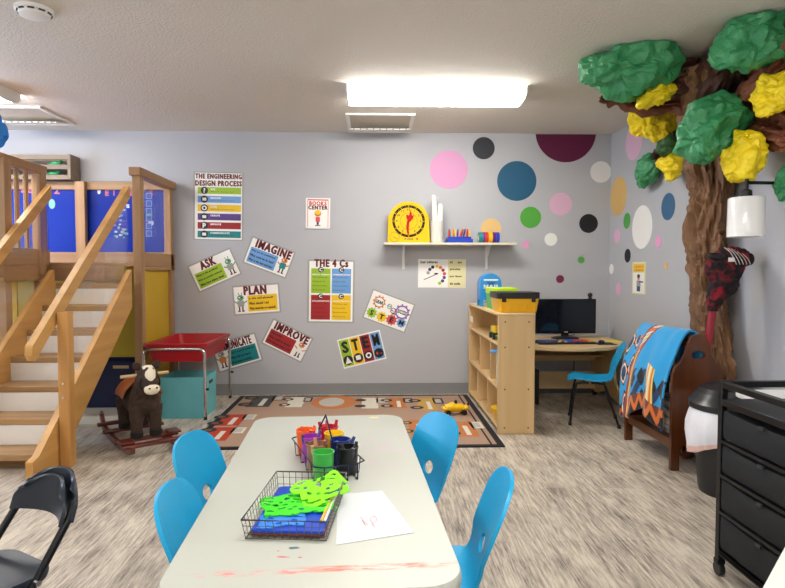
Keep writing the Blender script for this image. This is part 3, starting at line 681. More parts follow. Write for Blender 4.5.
part('stickers', b, [mat('sticker_white', 'd6e0ea', .5), mat('sticker_line', '8f9fd0', .5), mat('sticker_green', '7fb6a6', .5), mat('sticker_blue', '2a55b8', .5)], t, True, smooth=0, fix=False)
P('acrylic_panel', (XS-.006, XS, 4.63, 5.26, 1.31, 1.9), GLASS, 0)
# below the deck
P('ochre_panel', (XS-.012, XS-.0, 4.63, 5.26, .03, DZ-.061), YELP, 0)
P('ochre_panel', (-3.6, XS-.03, 5.33, 5.345, .03, DZ-.031), YELP, 0)
P('ochre_panel', (-3.6, -2.63, 4.3, 4.315, .03, DZ-.05), YELP, 0)
P('floor_board', (-3.6, -1.85, 4.27, 5.25, 0.001, .03), CREAM, .003)
# wooden slatted shelf on the back wall
xa, xb = -3.5, -2.685
t = thing('slatted_shelf', 'small weathered wooden slatted shelf on the back wall above the loft', 'shelf', ((xa+xb)/2, 5.27, 1.967)); GW = wood('grey_wood_x', '8e7a66', '6b5948', 0)
part('side', MB().box(xb-.03, xb, 5.2, 5.37, 1.967, 2.19), GW, t, True, bev=.003); part('side', MB().box(xa, xa+.03, 5.2, 5.37, 1.967, 2.19), GW, t, True, bev=.003)
for z in (1.985, 2.075, 2.16): part('slat', MB().box(xa+.03, xb-.03, 5.205, 5.22, z-.018, z+.024), GW, t, True, bev=.002)
part('back', MB().box(xa+.03, xb-.03, 5.36, 5.368, 1.975, 2.18), mat('grey_wood_back', '84776b', .7), t, True)
for z in (2.004, 2.094): part('shelf_board', MB().box(xa+.03, xb-.03, 5.222, 5.358, z-.012, z), GW, t, True)
for px, z, lb in ((56, 2.0945, 'upper'), (54, 2.0045, 'lower')):
    x_ = bw(px, 170, 5.28).x; b = MB(); b.ell((x_, 5.28, z+.025), (.05, .03, .022)); b.ell((x_+.04, 5.28, z+.04), (.02, .018, .018))
    b.ell((x_-.05, 5.28, z+.018), (.02, .03, .012))
    single('toy_frog', b, mat('toy_green', '3faa6c', .4), 'small green toy on the %s board of the slatted shelf' % lb, 'toy', 'green toys on the slatted shelf')

# ------------------------------------------------------------------ staircase
t = thing('wooden_staircase', 'open pine staircase with seven treads climbing to the play loft', 'stairs', (-2.18, 3.9, 0)); X0, X1 = -2.47, -1.93
def P(nm, mb, m, bev=.004, label=None): return part(nm, mb, m, t, True, bev=bev, label=label)
PYL = wood('pine_light_y', 'd9a862', 'bb8746', 1, .4)
def yz(x): return Matrix(((0, 0, 1, x), (1, 0, 0, 0), (0, 1, 0, 0), (0, 0, 0, 1)))
SL = .825
for i in range(7):
    z = .105+.16*i; y = 3.33+.19*i
    P('tread', MB().box(X0, X1, y, min(y+.235, 4.535), z-.04, z), wood('tread_x', 'bf9a6c', '8f6a42', 0), .005)
    if i < 6: P('riser', MB().box(X0, X1, y+.19, y+.2, z+.001, z+.119), WHITE, 0)
P('riser', MB().box(X0, X1, 3.45, 3.462, .001, .064), wood('tread_x', 'bf9a6c', '8f6a42', 0), 0, label='dark wooden kick board under the lowest tread')
for xs in (X0-.04, X1):
    b = MB(); b.prism([(3.14, .002), (3.33, .002), (3.42, .03), (4.455, .03+SL*1.035+.0), (4.455, 1.17), (3.2, 1.17-SL*1.255), (3.14, .12)], 0, .04, 0, yz(xs)); P('stringer', b, PYL)
P('newel_post', MB().box(-1.889, -1.825, 3.40, 3.47, 0, .92), wood('pine_light_z', 'd9a45e', 'b98448', 2, .4), .006)
for q, z in enumerate((.42, .5)): P('bolt', MB().cyl((-1.857, 3.40, z), (-1.857, 3.395, z), .007, 10), CHROME, 0)
def hrail(xs, y0, label=None):
    zf = lambda y: .70+SL*(y-3.17); y1 = 4.455
    o = [(y0+.02, zf(y0)-.035), (y0-.005, zf(y0)+.0), (y0, zf(y0)+.05), (y1, zf(y1)+.05), (y1, zf(y1)-.045)]
    P('handrail', MB().prism(o, 0, .042, 0, yz(xs)), PYL, .008)
hrail(-1.935, 3.17); hrail(-2.52, 3.17)
P('newel_post', MB().box(-2.585, -2.521, 3.40, 3.47, 0, .92), wood('pine_light_z', 'd9a45e', 'b98448', 2, .4), .006)
b = MB(); b.prism([(3.5, .32), (4.45, .32+SL*.95), (4.45, 1.69), (3.5, 1.69-SL*.95)], 0, .004, 0, yz(-1.915)); P('acrylic_panel', b, GLASS, 0)
b = MB(); b.prism([(3.5, .32), (4.45, .32+SL*.95), (4.45, 1.69), (3.5, 1.69-SL*.95)], 0, .004, 0, yz(-2.5)); P('acrylic_panel', b, GLASS, 0)

t.location.x += .032
# navy bin under the loft
t = thing('storage_bin', 'navy blue storage bin with a slot handle under the loft', 'bin', (-2.16, 4.9, .031))
b = MB(); x0, x1, y0, y1, h = -.23, .2, -.12, .12, .385
b.box(x0, x1, y0, y0+.01, 0, h); b.box(x0, x1, y1-.01, y1, 0, h); b.box(x0, x0+.01, y0, y1, 0, h); b.box(x1-.01, x1, y0, y1, 0, h); b.box(x0, x1, y0, y1, 0, .01)
part('bin_body', b, NAVY, t, bev=.004)
part('handle_plate', MB().box(.0, .13, y0-.004, y0, .325, .35), mat('tan_plastic', 'c9a878', .5), t, bev=.002)

# ------------------------------------------------------------------ red sensory table and teal bin
x0, x1, y0, y1, zt = -1.80, -1.31, 4.47, 5.26, .595
t = thing('sensory_table', 'red plastic tub table on chrome legs against the back wall', 'sensory table', ((x0+x1)/2, (y0+y1)/2, 0))
def trayring(w, d, z, r): return [(x, y, z) for x, y in rrect(w, d, r)]
w, d = x1-x0, y1-y0; b = MB(); rings = [trayring(w-.02, d-.02, zt-.03, .05), trayring(w, d, zt-.02, .05), trayring(w, d, zt, .05), trayring(w-.05, d-.05, zt, .04), trayring(w-.11, d-.11, zt-.135, .04)]
outer = [trayring(w-.10, d-.10, zt-.145, .04), trayring(w-.045, d-.045, zt-.03, .04)]
def loft_rings(b, rr, cap0=False, cap1=False, mi=0):
    n = len(rr[0]); vs = [p for r_ in rr for p in r_]
    fs = [(i*n+j, i*n+(j+1) % n, (i+1)*n+(j+1) % n, (i+1)*n+j) for i in range(len(rr)-1) for j in range(n)]
    if cap0: fs.append(tuple(range(n))[::-1])
    if cap1: fs.append(tuple((len(rr)-1)*n+j for j in range(n)))
    return b.add(vs, fs, mi)
loft_rings(b, outer+rings, True, True); part('tub', b, RED, t, bev=0, smooth=50)
for s_ in (-1, 1):
    b = MB(); yy = s_*(d/2-.01); xa = w/2-.012
    pts = [(-xa, yy, .02), (-xa, yy, zt-.10)]+[(-xa+.045-.045*math.cos(R(a)), yy, zt-.085+.045*math.sin(R(a))) for a in (0, 30, 60, 90)]+[(xa-.045+.045*math.sin(R(a)), yy, zt-.085+.045*math.cos(R(a))) for a in (0, 30, 60, 90)]+[(xa, yy, zt-.1), (xa, yy, .02)]
    b.tube(pts, .012, 12); part('leg_frame', b, CHROME, t, smooth=60)
    for q in (-1, 1):
        part('foot', MB().cyl((q*xa, yy, 0), (q*xa, yy, .025), .014, 12), BLACK, t); part('knob', MB().cyl((q*xa+q*.012, yy, .24), (q*xa+q*.03, yy, .24), .01, 10), BLACK, t)
t = thing('fabric_bin', 'light teal fabric storage bin under the red table', 'bin', (-1.51, 4.69, 0), 0)
b = MB(); w, d, h = .34, .33, .325
loft_rings(b, [[(x, y, 0) for x, y in rrect(w, d, .01)], [(x*1.02, y*1.02, h) for x, y in rrect(w, d, .01)], [(x*.99, y*.99, h) for x, y in rrect(w, d, .01)], [(x*.96, y*.96, .01) for x, y in rrect(w, d, .01)]], True, True)
part('bin_body', b, mat('teal_light_fabric', '6cbcc0', .75, var=.1, scale=9), t)
part('lining', MB().box(-w*.47, w*.47, -d*.47, d*.47, .20, .24), TEALD, t)
M = Matrix.Translation((w/2*1.02, 0, h-.06)) @ Matrix.Rotation(PI/2, 4, 'Z') @ Matrix.Rotation(PI/2, 4, 'X')
b = MB(); b.prism(rrect(.10, .026, .012), .0, .003, 0, M); part('handle_slot', b, BLACK, t, label='dark handle slot')

# ------------------------------------------------------------------ rocking horse
def blob(name, mb, m, parent, vox=.007, sm=6, noise_amp=0, label=None):
    o = mesh_obj(name, mb, m, 0)
    r = o.modifiers.new('r', 'REMESH'); r.mode = 'VOXEL'; r.voxel_size = vox
    s_ = o.modifiers.new('s', 'SMOOTH'); s_.iterations = sm; s_.factor = .5
    dg = bpy.context.evaluated_depsgraph_get(); dg.update()
    me = bpy.data.meshes.new_from_object(o.evaluated_get(dg)); bpy.data.objects.remove(o)
    if noise_amp:
        for v in me.vertices: v.co += v.normal*noise.noise(v.co*45)*noise_amp
    me.polygons.foreach_set('use_smooth', [True]*len(me.polygons)); me.materials.clear(); me.materials.append(m)
    o = bpy.data.objects.new(name, me); COL.objects.link(o); o.parent = parent
    return props(o, label)
hd = math.atan2(-.80, .60)
t = thing('rocking_horse', 'dark brown plush rocking horse with white blaze on a red wooden rocker', 'rocking horse', (-1.60, 3.93, 0), hd)
FUR = mat('brown_plush', '46352b', .95, var=.35, scale=35, bump=.8, bscale=220)
b = MB(); b.ell((-.02, 0, .29), (.19, .098, .105)); b.ell((.10, 0, .30), (.095, .095, .115)); b.ell((-.14, 0, .285), (.085, .095, .105))
b.tube(cat([(.10, 0, .33), (.15, 0, .41), (.17, 0, .46)]), [.085]*4+[.078]*4+[.07]*5, 16)
b.ell((.19, 0, .475), (.075, .066, .068)); b.tube([(.19, 0, .475), (.235, 0, .435), (.265, 0, .41)], [.062, .054, .048], 14); b.ell((.268, 0, .408), (.043, .047, .04))
for s_ in (-1, 1):
    b.tube([(.13, s_*.055, .27), (.14, s_*.058, .18), (.142, s_*.06, .10)], [.055, .041, .037], 12); b.tube([(-.15, s_*.06, .27), (-.17, s_*.062, .18), (-.165, s_*.06, .1)], [.062, .042, .037], 12)
blob('body', b, FUR, t, noise_amp=.004)
HOOF = mat('black_hoof', '15120f', .7)
for x_ in (.142, -.165):
    for s_ in (-1, 1): part('hoof', MB().lathe([(.036, 0), (.04, .01), (.039, .035), (.03, .04)], 16, (x_, s_*.06, .068)), HOOF, t)
WP = mat('cream_plush', 'efe3cc', .9, bump=.4, bscale=200)
for s_ in (-1, 1):
    b = MB(); b.ell((0, 0, 0), (.014, .026, .03)); M = Matrix.Translation((.165, s_*.062, .54)) @ Matrix.Rotation(s_*-.5, 4, 'X'); b.v = [M @ v for v in b.v]; part('ear', b, FUR, t)
    part('eye', MB().ell((.222, s_*.052, .475), (.008, .008, .008)), BLACK, t)
b = MB(); b.ell((.283, 0, .402), (.034, .05, .036)); part('muzzle', b, WP, t, label='cream muzzle')
for s_ in (-1, 1): part('nostril', MB().ell((.312, s_*.022, .413), (.006, .007, .006), n=10, k=6), BLACK, t)
b = MB()   # blaze following the forehead
vs = []
for i in range(9):
    u = i/8; c = V((.2, 0, .545)).lerp(V((.287, 0, .447)), u)+V((.014, 0, .008))*math.sin(PI*u)*1.2; wd = .014+.03*(1-abs(u-.35)**1.2)*.8
    for j in range(7): q = (j-3)/3; vs.append((c.x-.02*q*q+.002, q*wd, c.z-.006*q*q+.002))
n_ = len(vs); vs2 = [(x-.012, y, z-.01) for x, y, z in vs]
fs = [(i*7+j, i*7+j+1, (i+1)*7+j+1, (i+1)*7+j) for i in range(8) for j in range(6)]
b.add(vs+vs2, fs+[tuple(k+n_ for k in f) for f in fs]); part('blaze', b, WP, t, label='cream blaze down the face', smooth=60)
SAD = mat('tan_leather', 'a85a2c', .55, var=.25, scale=20)
b = MB(); vs = []
for i in range(9):
    for j in range(13):
        a = R(-78+156*j/12); x_ = -.13+.19*i/8; rr = .112+.02*abs(i/8-.5)**1.5*2; vs.append((x_, math.sin(a)*rr*.98, .29+math.cos(a)*(rr+.004)))
b.add(vs, [(i*13+j, i*13+j+1, (i+1)*13+j+1, (i+1)*13+j) for i in range(8) for j in range(12)]); o = part('saddle', b, SAD, t, smooth=60); m_ = o.modifiers.new('solid', 'SOLIDIFY'); m_.thickness = .012; m_.offset = 1
b = MB()
rnd = random.Random(3)
for i in range(46):
    x_ = rnd.uniform(.02, .11); y_ = rnd.uniform(-.02, .02); z_ = .40+(x_-.02)*.9; b.tube([(x_, y_, z_-.02), (x_-.02, y_+rnd.uniform(-.02, .02), z_+.025), (x_-.05, y_+rnd.uniform(-.03, .03), z_+rnd.uniform(0, .03))], [.005, .004, .001], 5)
part('mane', b, mat('rust_yarn', '8a4320', .9), t)
b = MB(); b.tube([(.236+.0*math.cos(a), .063*math.sin(a), .437+.063*math.cos(a)) for a in [2*PI*i/20 for i in range(20)]], .005, 8, closed=True); part('bridle', b, mat('dark_leather', '2e1c12', .5), t)
part('handle', MB().tube([(.13, -.15, .475), (.13, .15, .475)], .011, 12), OAKY, t, label='pale wooden handle through the head')
for s_ in (-1, 1):
    arcp = [(-.44, s_*.15, .115), (-.41, s_*.15, .10), (-.36, s_*.15, .055), (-.2, s_*.15, .032), (0, s_*.15, .027), (.2, s_*.15, .030), (.34, s_*.15, .045), (.40, s_*.15, .07)]
    b = MB(); c_ = cat(arcp, 3)
    for i in range(len(c_)-1): pass
    n_ = len(c_); vs = []
    for p in c_: vs += [(p.x, p.y-.014, p.z-.026), (p.x, p.y+.014, p.z-.026), (p.x, p.y+.014, p.z+.016), (p.x, p.y-.014, p.z+.016)]
    fs = [(i*4+j, i*4+(j+1) % 4, (i+1)*4+(j+1) % 4, (i+1)*4+j) for i in range(n_-1) for j in range(4)]+[(0, 1, 2, 3), tuple((n_-1)*4+j for j in range(4))]
    b.add(vs, fs); part('runner', b, MAHO, t, bev=.004)
    b = MB(); b.ell((-.435, s_*.15, .12), (.026, .015, .03)); part('runner_scroll', b, MAHO, t)
for x_, z_ in ((.35, .075), (.142, .058), (-.165, .058), (-.33, .075)): part('crossbar', MB().box(x_-.022, x_+.022, -.2, .2, z_-.012, z_+.010), MAHO, t, bev=.004)
part('footrest', MB().box(.25, .34, -.205, -.12, .086, .10), MAHO, t, bev=.003); part('footrest', MB().box(.1, .2, .13, .21, .0685, .084), MAHO, t, bev=.003)

# ------------------------------------------------------------------ rug
RC = ['b2957f', '191a1e', 'b4391f', 'cfc6b6', '4a4a48', 'bc7440', '2a2c30', 'c39a4c', '7b5a44', 'b4b1aa', 'd6cfc0']
RM = [mat('rug_tan', 'ab8c77', .95, var=.08, scale=90, bump=.4, bscale=400)]+[mat('rug_'+h, h, .95, bump=.4, bscale=400) for h in RC[1:]]
x0, x1, y0, y1 = -1.24, .855, 3.715, 5.30; b = MB(); b.box(x0, x1, y0, y1, .0005, .008, 1); e = .045
b.add([(x0+e, y0+e, .0086), (x1-e, y0+e, .0086), (x1-e, y1-e, .0086), (x0+e, y1-e, .0086)], [(0, 1, 2, 3)], 0)
b.add([(x1-.09, y0+.02, .009), (x1-.075, y0+.02, .009), (x1-.075, y1-.02, .009), (x1-.09, y1-.02, .009)], [(0, 1, 2, 3)], 1)
def rc(px0, py0, px1, py1, mi, z=.0092):   # a rug patch between photo rows, skewed along the room's depth
    a = fl(px0, py1); c = fl(px1, py0); b.add([(min(a.x, c.x), a.y, z), (max(a.x, c.x), a.y, z), (max(a.x, c.x), c.y, z), (min(a.x, c.x), c.y, z)], [(0, 1, 2, 3)], mi)
def vehicle(cx, cy, L, W, body, cab, wheel=1, up=-1):
    """plan of a side-view vehicle whose wheels point to -x"""
    b.rect(cx, cy, W*.55, L, .0092, body); b.rect(cx+W*.36, cy+L*.25, W*.3, L*.45, .0092, cab); b.rect(cx+W*.36, cy+L*.25, W*.18, L*.3, .0095, 9)
    b.rect(cx+W*.05, cy-L*.1, W*.12, L*.6, .0096, 10)
    for q in (-.28, .28):
        b.disc(cx-W*.32, cy+q*L, W*.19, z=.0097, mi=6, n=20); b.disc(cx-W*.32, cy+q*L, W*.09, z=.0099, mi=wheel, n=14)
for px, py, L, W, bo, ca, wh in ((262, 402, .45, .36, 4, 8, 8), (296, 403, .38, .26, 10, 6, 3), (370, 404, .40, .26, 10, 3, 6), (397, 404, .38, .28, 5, 6, 9), (427, 405, .46, .30, 7, 6, 0), (232, 421, .34, .32, 2, 3, 8), (417, 428, .40, .22, 5, 0, 7), (464, 430, .40, .30, 5, 10, 7), (219, 435, .34, .32, 2, 10, 8), (330, 425, .4, .3, 2, 10, 7), (290, 425, .4, .3, 7, 6, 8), (372, 427, .4, .3, 10, 5, 8)):
    p = fl(px, py); vehicle(p.x, p.y, L, W, bo, ca, wh)
p = fl(334, 403); b.disc(p.x, p.y, .2, .26, .0092, 5); b.disc(p.x-.02, p.y, .11, .17, .0095, 9); b.rect(p.x+.05, p.y, .5, .07, .0091, 5)
single('play_rug', b, RM, 'tan rug with printed vehicles and a black border', 'rug', smooth=0, fix=False)
# toy on the rug
p = fl(456, 415, .01); t = thing('toy_digger', 'yellow toy vehicle on the printed rug', 'toy', (p.x, p.y+.02, .0105), R(8))
YT = mat('toy_yellow', 'f3c414', .35); b = MB(); b.tube(cat([(-.10, 0, .04), (-.05, 0, .055), (.03, 0, .052), (.09, 0, .045)]), [.026]*3+[.036]*6+[.034]*6+[.02]*4, 14); b.ell((-.03, 0, .075), (.035, .026, .025)); b.ell((.08, 0, .05), (.03, .034, .025)); part('body', b, YT, t)
for x_ in (-.07, .06):
    for s_ in (-1, 1): part('wheel', MB().cyl((x_, s_*.03, .022), (x_, s_*.048, .022), .0215, 14), BLACK, t)
part('figure', MB().ell((.0, 0, .10), (.013, .013, .018)), BLACK, t, label='small black driver'); part('wing', MB().box(-.11, -.08, -.05, .05, .05, .058), YT, t, bev=.003); part('beacon', MB().cyl((.10, .0, .065), (.105, 0, .095), .007, 10), BLACK, t)

# ------------------------------------------------------------------ storage shelf unit
x0, x1, y0, y1, H = .868, 1.132, 4.02, 5.30, .862
t = thing('storage_shelf', 'pale maple toy shelf seen end-on, open towards the rug', 'shelf unit', ((x0+x1)/2, (y0+y1)/2, 0))
part('end_panel', MB().box(x0, x1, y0, y0+.022, 0, H-.02), OAKZ, t, True, bev=.004); part('end_panel', MB().box(x0, x1, y1-.022, y1, 0, H-.02), OAKZ, t, True, bev=.004)
part('top_board', MB().box(x0-.004, x1+.002, y0-.003, y1+.003, H-.02, H), OAKY, t, True, bev=.005)
part('back_panel', MB().box(x1-.012, x1-.003, y0+.022, y1-.022, .04, H-.02), OAKZ, t, True)
for z in (.05, .335, .645): part('shelf_board', MB().box(x0+.005, x1-.012, y0+.022, y1-.022, z-.018, z), OAKY, t, True, bev=.002)
for y, z0, z1 in ((4.46, .05, .317), (4.89, .05, .317), (4.35, .335, .627), (4.78, .335, .627)): part('divider', MB().box(x0+.012, x1-.012, y-.009, y+.009, z0, z1), OAKZ, t, True, bev=.002)
part('label_holder', MB().box(x0+.0, x0+.005, 5.1, 5.2, .70, .75), WHITE, t, True)
for xx in (x0+.05, x1-.045):
    for z in (.045, .32, .62, .80): part('screw', MB().cyl((xx, y0-.0005, z), (xx, y0-.003, z), .006, 10), mat('screw_brown', '6b5334', .4, .5), t, True)
# yellow bowl, toys inside
p = (x0+.09, 4.2); t = thing('toy_bowl', 'yellow bowl on the bottom shelf of the toy shelf', 'bowl', (p[0], p[1], .0505))
part('bowl', MB().lathe([(.045, 0), (.07, .02), (.088, .09), (.093, .10), (.088, .102), (.08, .09), (.06, .012), (0, .01)], 28), YT, t, smooth=50)
part('rim', MB().lathe([(.088, .09), (.098, .093), (.098, .101), (.088, .1035)], 28), YT, t)
t = thing('toy_truck', 'yellow and green toy truck on the top shelf of the toy shelf', 'toy', (x0+.07, 4.33, .6455))
part('bed', MB().box(-.05, .05, -.07, .04, .05, .10), YT, t, bev=.006); part('cab', MB().box(-.045, .045, .045, .10, .03, .09), mat('toy_green2', '3f9a3a', .4), t, bev=.006); part('chassis', MB().box(-.04, .04, -.09, .1, .02, .035), mat('toy_green2', '3f9a3a', .4), t, bev=.003)
for y_ in (-.06, .06):
    for s_ in (-1, 1): part('wheel', MB().cyl((s_*.04, y_, .022), (s_*.058, y_, .022), .0215, 14), BLACK, t)
part('shovel', MB().box(-.055, .03, -.12, -.09, .06, .11), YT, t, bev=.006)
b = MB(); M = Matrix.Translation((x0+.04, 4.13, .35)) @ Matrix.Rotation(-.25, 4, 'Y'); b.box(-.06, .16, -.07, .07, 0, .004, 0, M); b.box(-.05, .15, -.06, .06, .004, .006, 0, M)
b = MB(); b.box(x0-.03, x1-.05, 4.08, 4.22, .615, .619); b.v = [V((v.x, v.y, v.z)) for v in b.v]
b = MB(); M = Matrix.Translation((x0, 4.16, .575)) @ Matrix.Rotation(-.2, 4, 'Y')
b = MB(); b.box(x0+.01, x0+.16, 4.05, 4.13, .336, .575); single('folder_box', b, mat('folder_white', 'ddd8cc', .6), 'pale document box on the middle shelf of the toy shelf', 'box', bev=.003)
b = MB(); M = Matrix.Translation((x0+.05, 4.095, .5755)) @ Matrix.Rotation(-.12, 4, 'Y'); b.prism([(-.10, -.05), (.1, -.04), (.11, .05), (-.08, .055)], .012, .016, 0, M)
single('blue_folder', b, mat('folder_blue', '3c8fd6', .5), 'light blue folder sticking out over the middle shelf', 'folder')
t = thing('toy_blocks', 'stack of wooden toy blocks at the far end of the middle shelf', 'blocks', (x0+.1, 5.0, .3355))
for k in range(3): part('block', MB().box(-.05, .03, -.05+.01*k, .05, .001+.05*k, .05+.05*k), PINEL, t, bev=.004)
# things on top
t = thing('toy_mailbox', 'blue toy mailbox with MAIL lettering on top of the toy shelf', 'mailbox', (x0+.10, 4.85, H+.001), 0); MBX = mat('mail_blue', '2a8ed8', .35)
w, d = .18, .15; out = [(-w/2, .055), (w/2, .055)]+arc((0, .055+.13), w/2, 0, 180, 16); M = Matrix(((1, 0, 0, 0), (0, 0, -1, 0), (0, 1, 0, 0), (0, 0, 0, 1)))
b = MB(); b.prism([(x, y) for x, y in out], -d/2, d/2, 0, M); part('box_body', b, MBX, t, bev=.006)
for sx in (-1, 1):
    for sy in (-1, 1): part('leg', MB().box(sx*w/2-(.03 if sx > 0 else 0), sx*w/2+(.03 if sx < 0 else 0), sy*d/2-(.02 if sy > 0 else 0), sy*d/2+(.02 if sy < 0 else 0), 0, .056), MBX, t, bev=.003)
b = MB(); M2 = M @ Matrix.Translation((0, 0, d/2)); b.rect(0, .222, .11, .012, .0012, 0, M2); b.add([(-.065, .222, .0012), (-.05, .212, .0012), (-.05, .232, .0012), (.065, .222, .0012), (.05, .232, .0012), (.05, .212, .0012)], [(0, 1, 2), (3, 4, 5)], 0, M2)
b.text('MAIL', .005, .165, .13, .034, .0024, 0, True, M=M2); part('lettering', b, WHITE, t, smooth=0, fix=False)
b = MB(); b.prism(arc((0, .213), .035, 195, 345, 10), .0, .002, 0, M2); part('slot_flap', b, mat('mail_dark', '1a5fa0', .4), t)
def tub(name, label, x, y, w, d, h, mc_, ml, lidz, rz=0, taper=.9, latch=None, lidlab=None):
    t = thing(name, label, 'bin', (x, y, H+.001), rz); b = MB()
    loft_rings(b, [[(p*taper, q*taper, 0) for p, q in rrect(w, d, .02)], [(p, q, h) for p, q in rrect(w, d, .02)], [(p*.96, q*.96, h) for p, q in rrect(w, d, .02)], [(p*taper*.96, q*taper*.96, .006) for p, q in rrect(w, d, .02)]], True, True)
    part('bin_body', b, mc_, t, smooth=40)
    b = MB(); loft_rings(b, [[(p*1.03, q*1.03, h-.006) for p, q in rrect(w, d, .02)], [(p*1.03, q*1.03, h+lidz) for p, q in rrect(w, d, .02)]], True, True); part('lid', b, ml, t, bev=.004, label=lidlab)
    b = MB()
    for i in range(5): b.box(-w*.4+i*w*.2-.003, -w*.4+i*w*.2+.003, -d/2*.97-.004, -d/2*.9, .012, h-.012)
    part('ribs', b, mc_, t)
    for q in (-.35, .35): part('latch', MB().box(q*w-.015, q*w+.015, -d/2*1.03-.006, -d/2*1.03, h-.03, h+lidz*.5), ml, t, bev=.002)
tub('plastic_bin', 'lime green lidded bin on the toy shelf beside the mailbox', 1.0, 4.53, .20, .26, .125, mat('bin_green', '52c34a', .35, trans=0), mat('lid_lime', 'c8ee1c', .35), .04)
tub('plastic_bin', 'yellow bin with a black lid on the near end of the toy shelf', 1.02, 4.19, .30, .28, .105, mat('bin_yellow', 'f3b81e', .35), mat('lid_black', '1d1b1a', .4), .04, lidlab='black lid')

# ------------------------------------------------------------------ desk, monitor, keyboard
t = thing('computer_desk', 'maple computer desk with a curved front in the back right corner', 'desk', (1.65, 4.9, 0)); DH = .555
out = [(1.19, 5.34), (1.19, 4.56)]+[(1.19+.75*i/10, 4.56-.13*math.sin(PI*i/10*.9)) for i in range(1, 10)]+[(1.98, 4.58), (2.12, 4.82), (2.13, 5.34)]
part('desktop', MB().prism(out, DH-.025, DH), OAKX, t, True, bev=.005)
part('modesty_panel', MB().box(1.21, 2.04, 5.24, 5.256, .33, .51), OAKX, t, True, bev=.002); part('modesty_panel', MB().box(1.21, 2.04, 5.24, 5.256, .07, .23), OAKX, t, True, bev=.002)
part('shelf_board', MB().box(1.21, 2.04, 5.05, 5.24, .39, .405), OAKX, t, True)
for xs in (1.2, 2.04):
    b = MB(); b.prism([(5.34, .03), (5.34, DH-.026), (4.62, DH-.026), (4.66, .45), (4.85, .36), (4.80, .2), (4.62, .08), (4.60, .045), (4.72, .045), (5.0, .10), (5.2, .045)], 0, .02, 0, yz(xs-(0 if xs < 2 else .0))); part('side_panel', b, OAKZ, t, True, bev=.003)
    for yy in (4.66, 5.28):
        c_ = part('caster', MB().cyl((xs-.004, yy, .026), (xs+.024, yy, .026), .026, 16), BLACK, t, True)
        o = mesh_obj('caster_hub', MB().cyl(V((xs-.006, yy, .026))-t.location, V((xs+.026, yy, .026))-t.location, .010, 12), CHROME); o.parent = c_
t = thing('monitor', 'black widescreen monitor on the corner desk', 'monitor', (1.70, 5.08, DH+.001), R(2))
part('screen_frame', MB().box(-.275, .275, -.02, .015, .045, .355), mat('gloss_black', '0b0c0e', .12), t, bev=.006)
part('screen', MB().box(-.255, .255, -.0225, -.0195, .075, .338), mat('screen_glass', '101622', .06), t)
part('casing', MB().box(-.2, .2, .0155, .05, .09, .30), BLACK, t, bev=.01)
part('stand', MB().box(-.03, .03, -.01, .03, .01, .12), BLACK, t, bev=.004); part('base', MB().lathe([(.125, 0), (.125, .006), (.1, .014), (.03, .02), (0, .02)], 28, sx=1, sy=.75), BLACK, t)
b = MB(); M = Matrix.Translation((0, -.0206, .06)) @ Matrix.Rotation(PI/2, 4, 'X'); b.rect(0, 0, .035, .008, 0, 0, M, r=.002); part('maker_mark', b, mat('mark_grey', '9aa0a6', .4), t, smooth=0, fix=False)
t = thing('webcam', 'small round black webcam on top of the monitor', 'webcam', (1.925, 5.09, DH+.3565))
part('ball', MB().ell((0, 0, .033), (.022, .022, .022)), BLACK, t); part('clip', MB().box(-.014, .014, -.02, .02, 0, .012), BLACK, t, bev=.003); part('lens', MB().cyl((0, -.0205, .033), (0, -.0245, .033), .008, 12), mat('gloss_black', '0b0c0e', .12), t)
t = thing('keyboard', 'black keyboard with multicoloured keys on the corner desk', 'keyboard', (1.60, 4.73, DH+.001), R(2))
part('case', MB().box(-.26, .22, -.075, .075, 0, .018), BLACK, t, bev=.006)
KC = ['3a4a8a', '4d5f9e', '44507a', '2d3c78', 'e8c23c', '2f58c8', '2c50b8', 'c24a3c', 'd05a40', 'e0b04c']; rnd = random.Random(5); b = MB()
for r_ in range(5):
    for c_ in range(18): b.box(-.247+c_*.0255, -.226+c_*.0255, -.062+r_*.026, -.041+r_*.026, .018, .026, min(9, (c_*10)//18+(rnd.random() < .2)))
part('keys', b, [mat('key_'+k, k, .4) for k in KC], t, bev=.0)
b = MB(); b.lathe([(.03, 0), (.032, .012), (.022, .026), (0, .03)], 20, (0, 0, 0), sx=.75, sy=1.2); t = thing('computer_mouse', 'black mouse beside the keyboard on the corner desk', 'mouse', (1.88, 4.70, DH+.003)); part('shell', b, BLACK, t); part('wheel', MB().cyl((-.004, -.015, .027), (.004, -.015, .027), .006, 10), mat('grey_plastic', '77787c', .5), t)
single('mouse_pad', MB().box(1.825, 1.985, 4.62, 4.78, DH+.0005, DH+.0025), mat('pad_dark', '23303a', .8), 'dark mouse pad on the corner desk', 'mouse pad')
single('paper_strip', MB().box(1.99, 2.10, 4.78, 4.92, DH+.0005, DH+.004), mat('paper_yellow', 'e8d24a', .6), 'yellow paper on the right end of the corner desk', 'paper')
t = thing('cable', 'black cable hanging behind the desk near the corner', 'cable', (1.75, 5.2, DH)); b = MB(); b.tube(cat([(.0, .02, .008), (.05, .06, .006), (.12, .12, .006), (.125, .156, .004), (.13, .156, -.03), (.13, .156, -.3), (.11, .155, -.5)]), .004, 8); part('cord', b, BLACK, t); part('plug', MB().box(-.015, .015, .0, .025, .001, .02), BLACK, t, bev=.002)
b = MB(); b.box(1.30, 1.42, 4.9, 5.15, .001, .3); single('computer_tower', b, BLACK, 'black computer tower on the floor under the corner desk', 'computer', bev=.006)

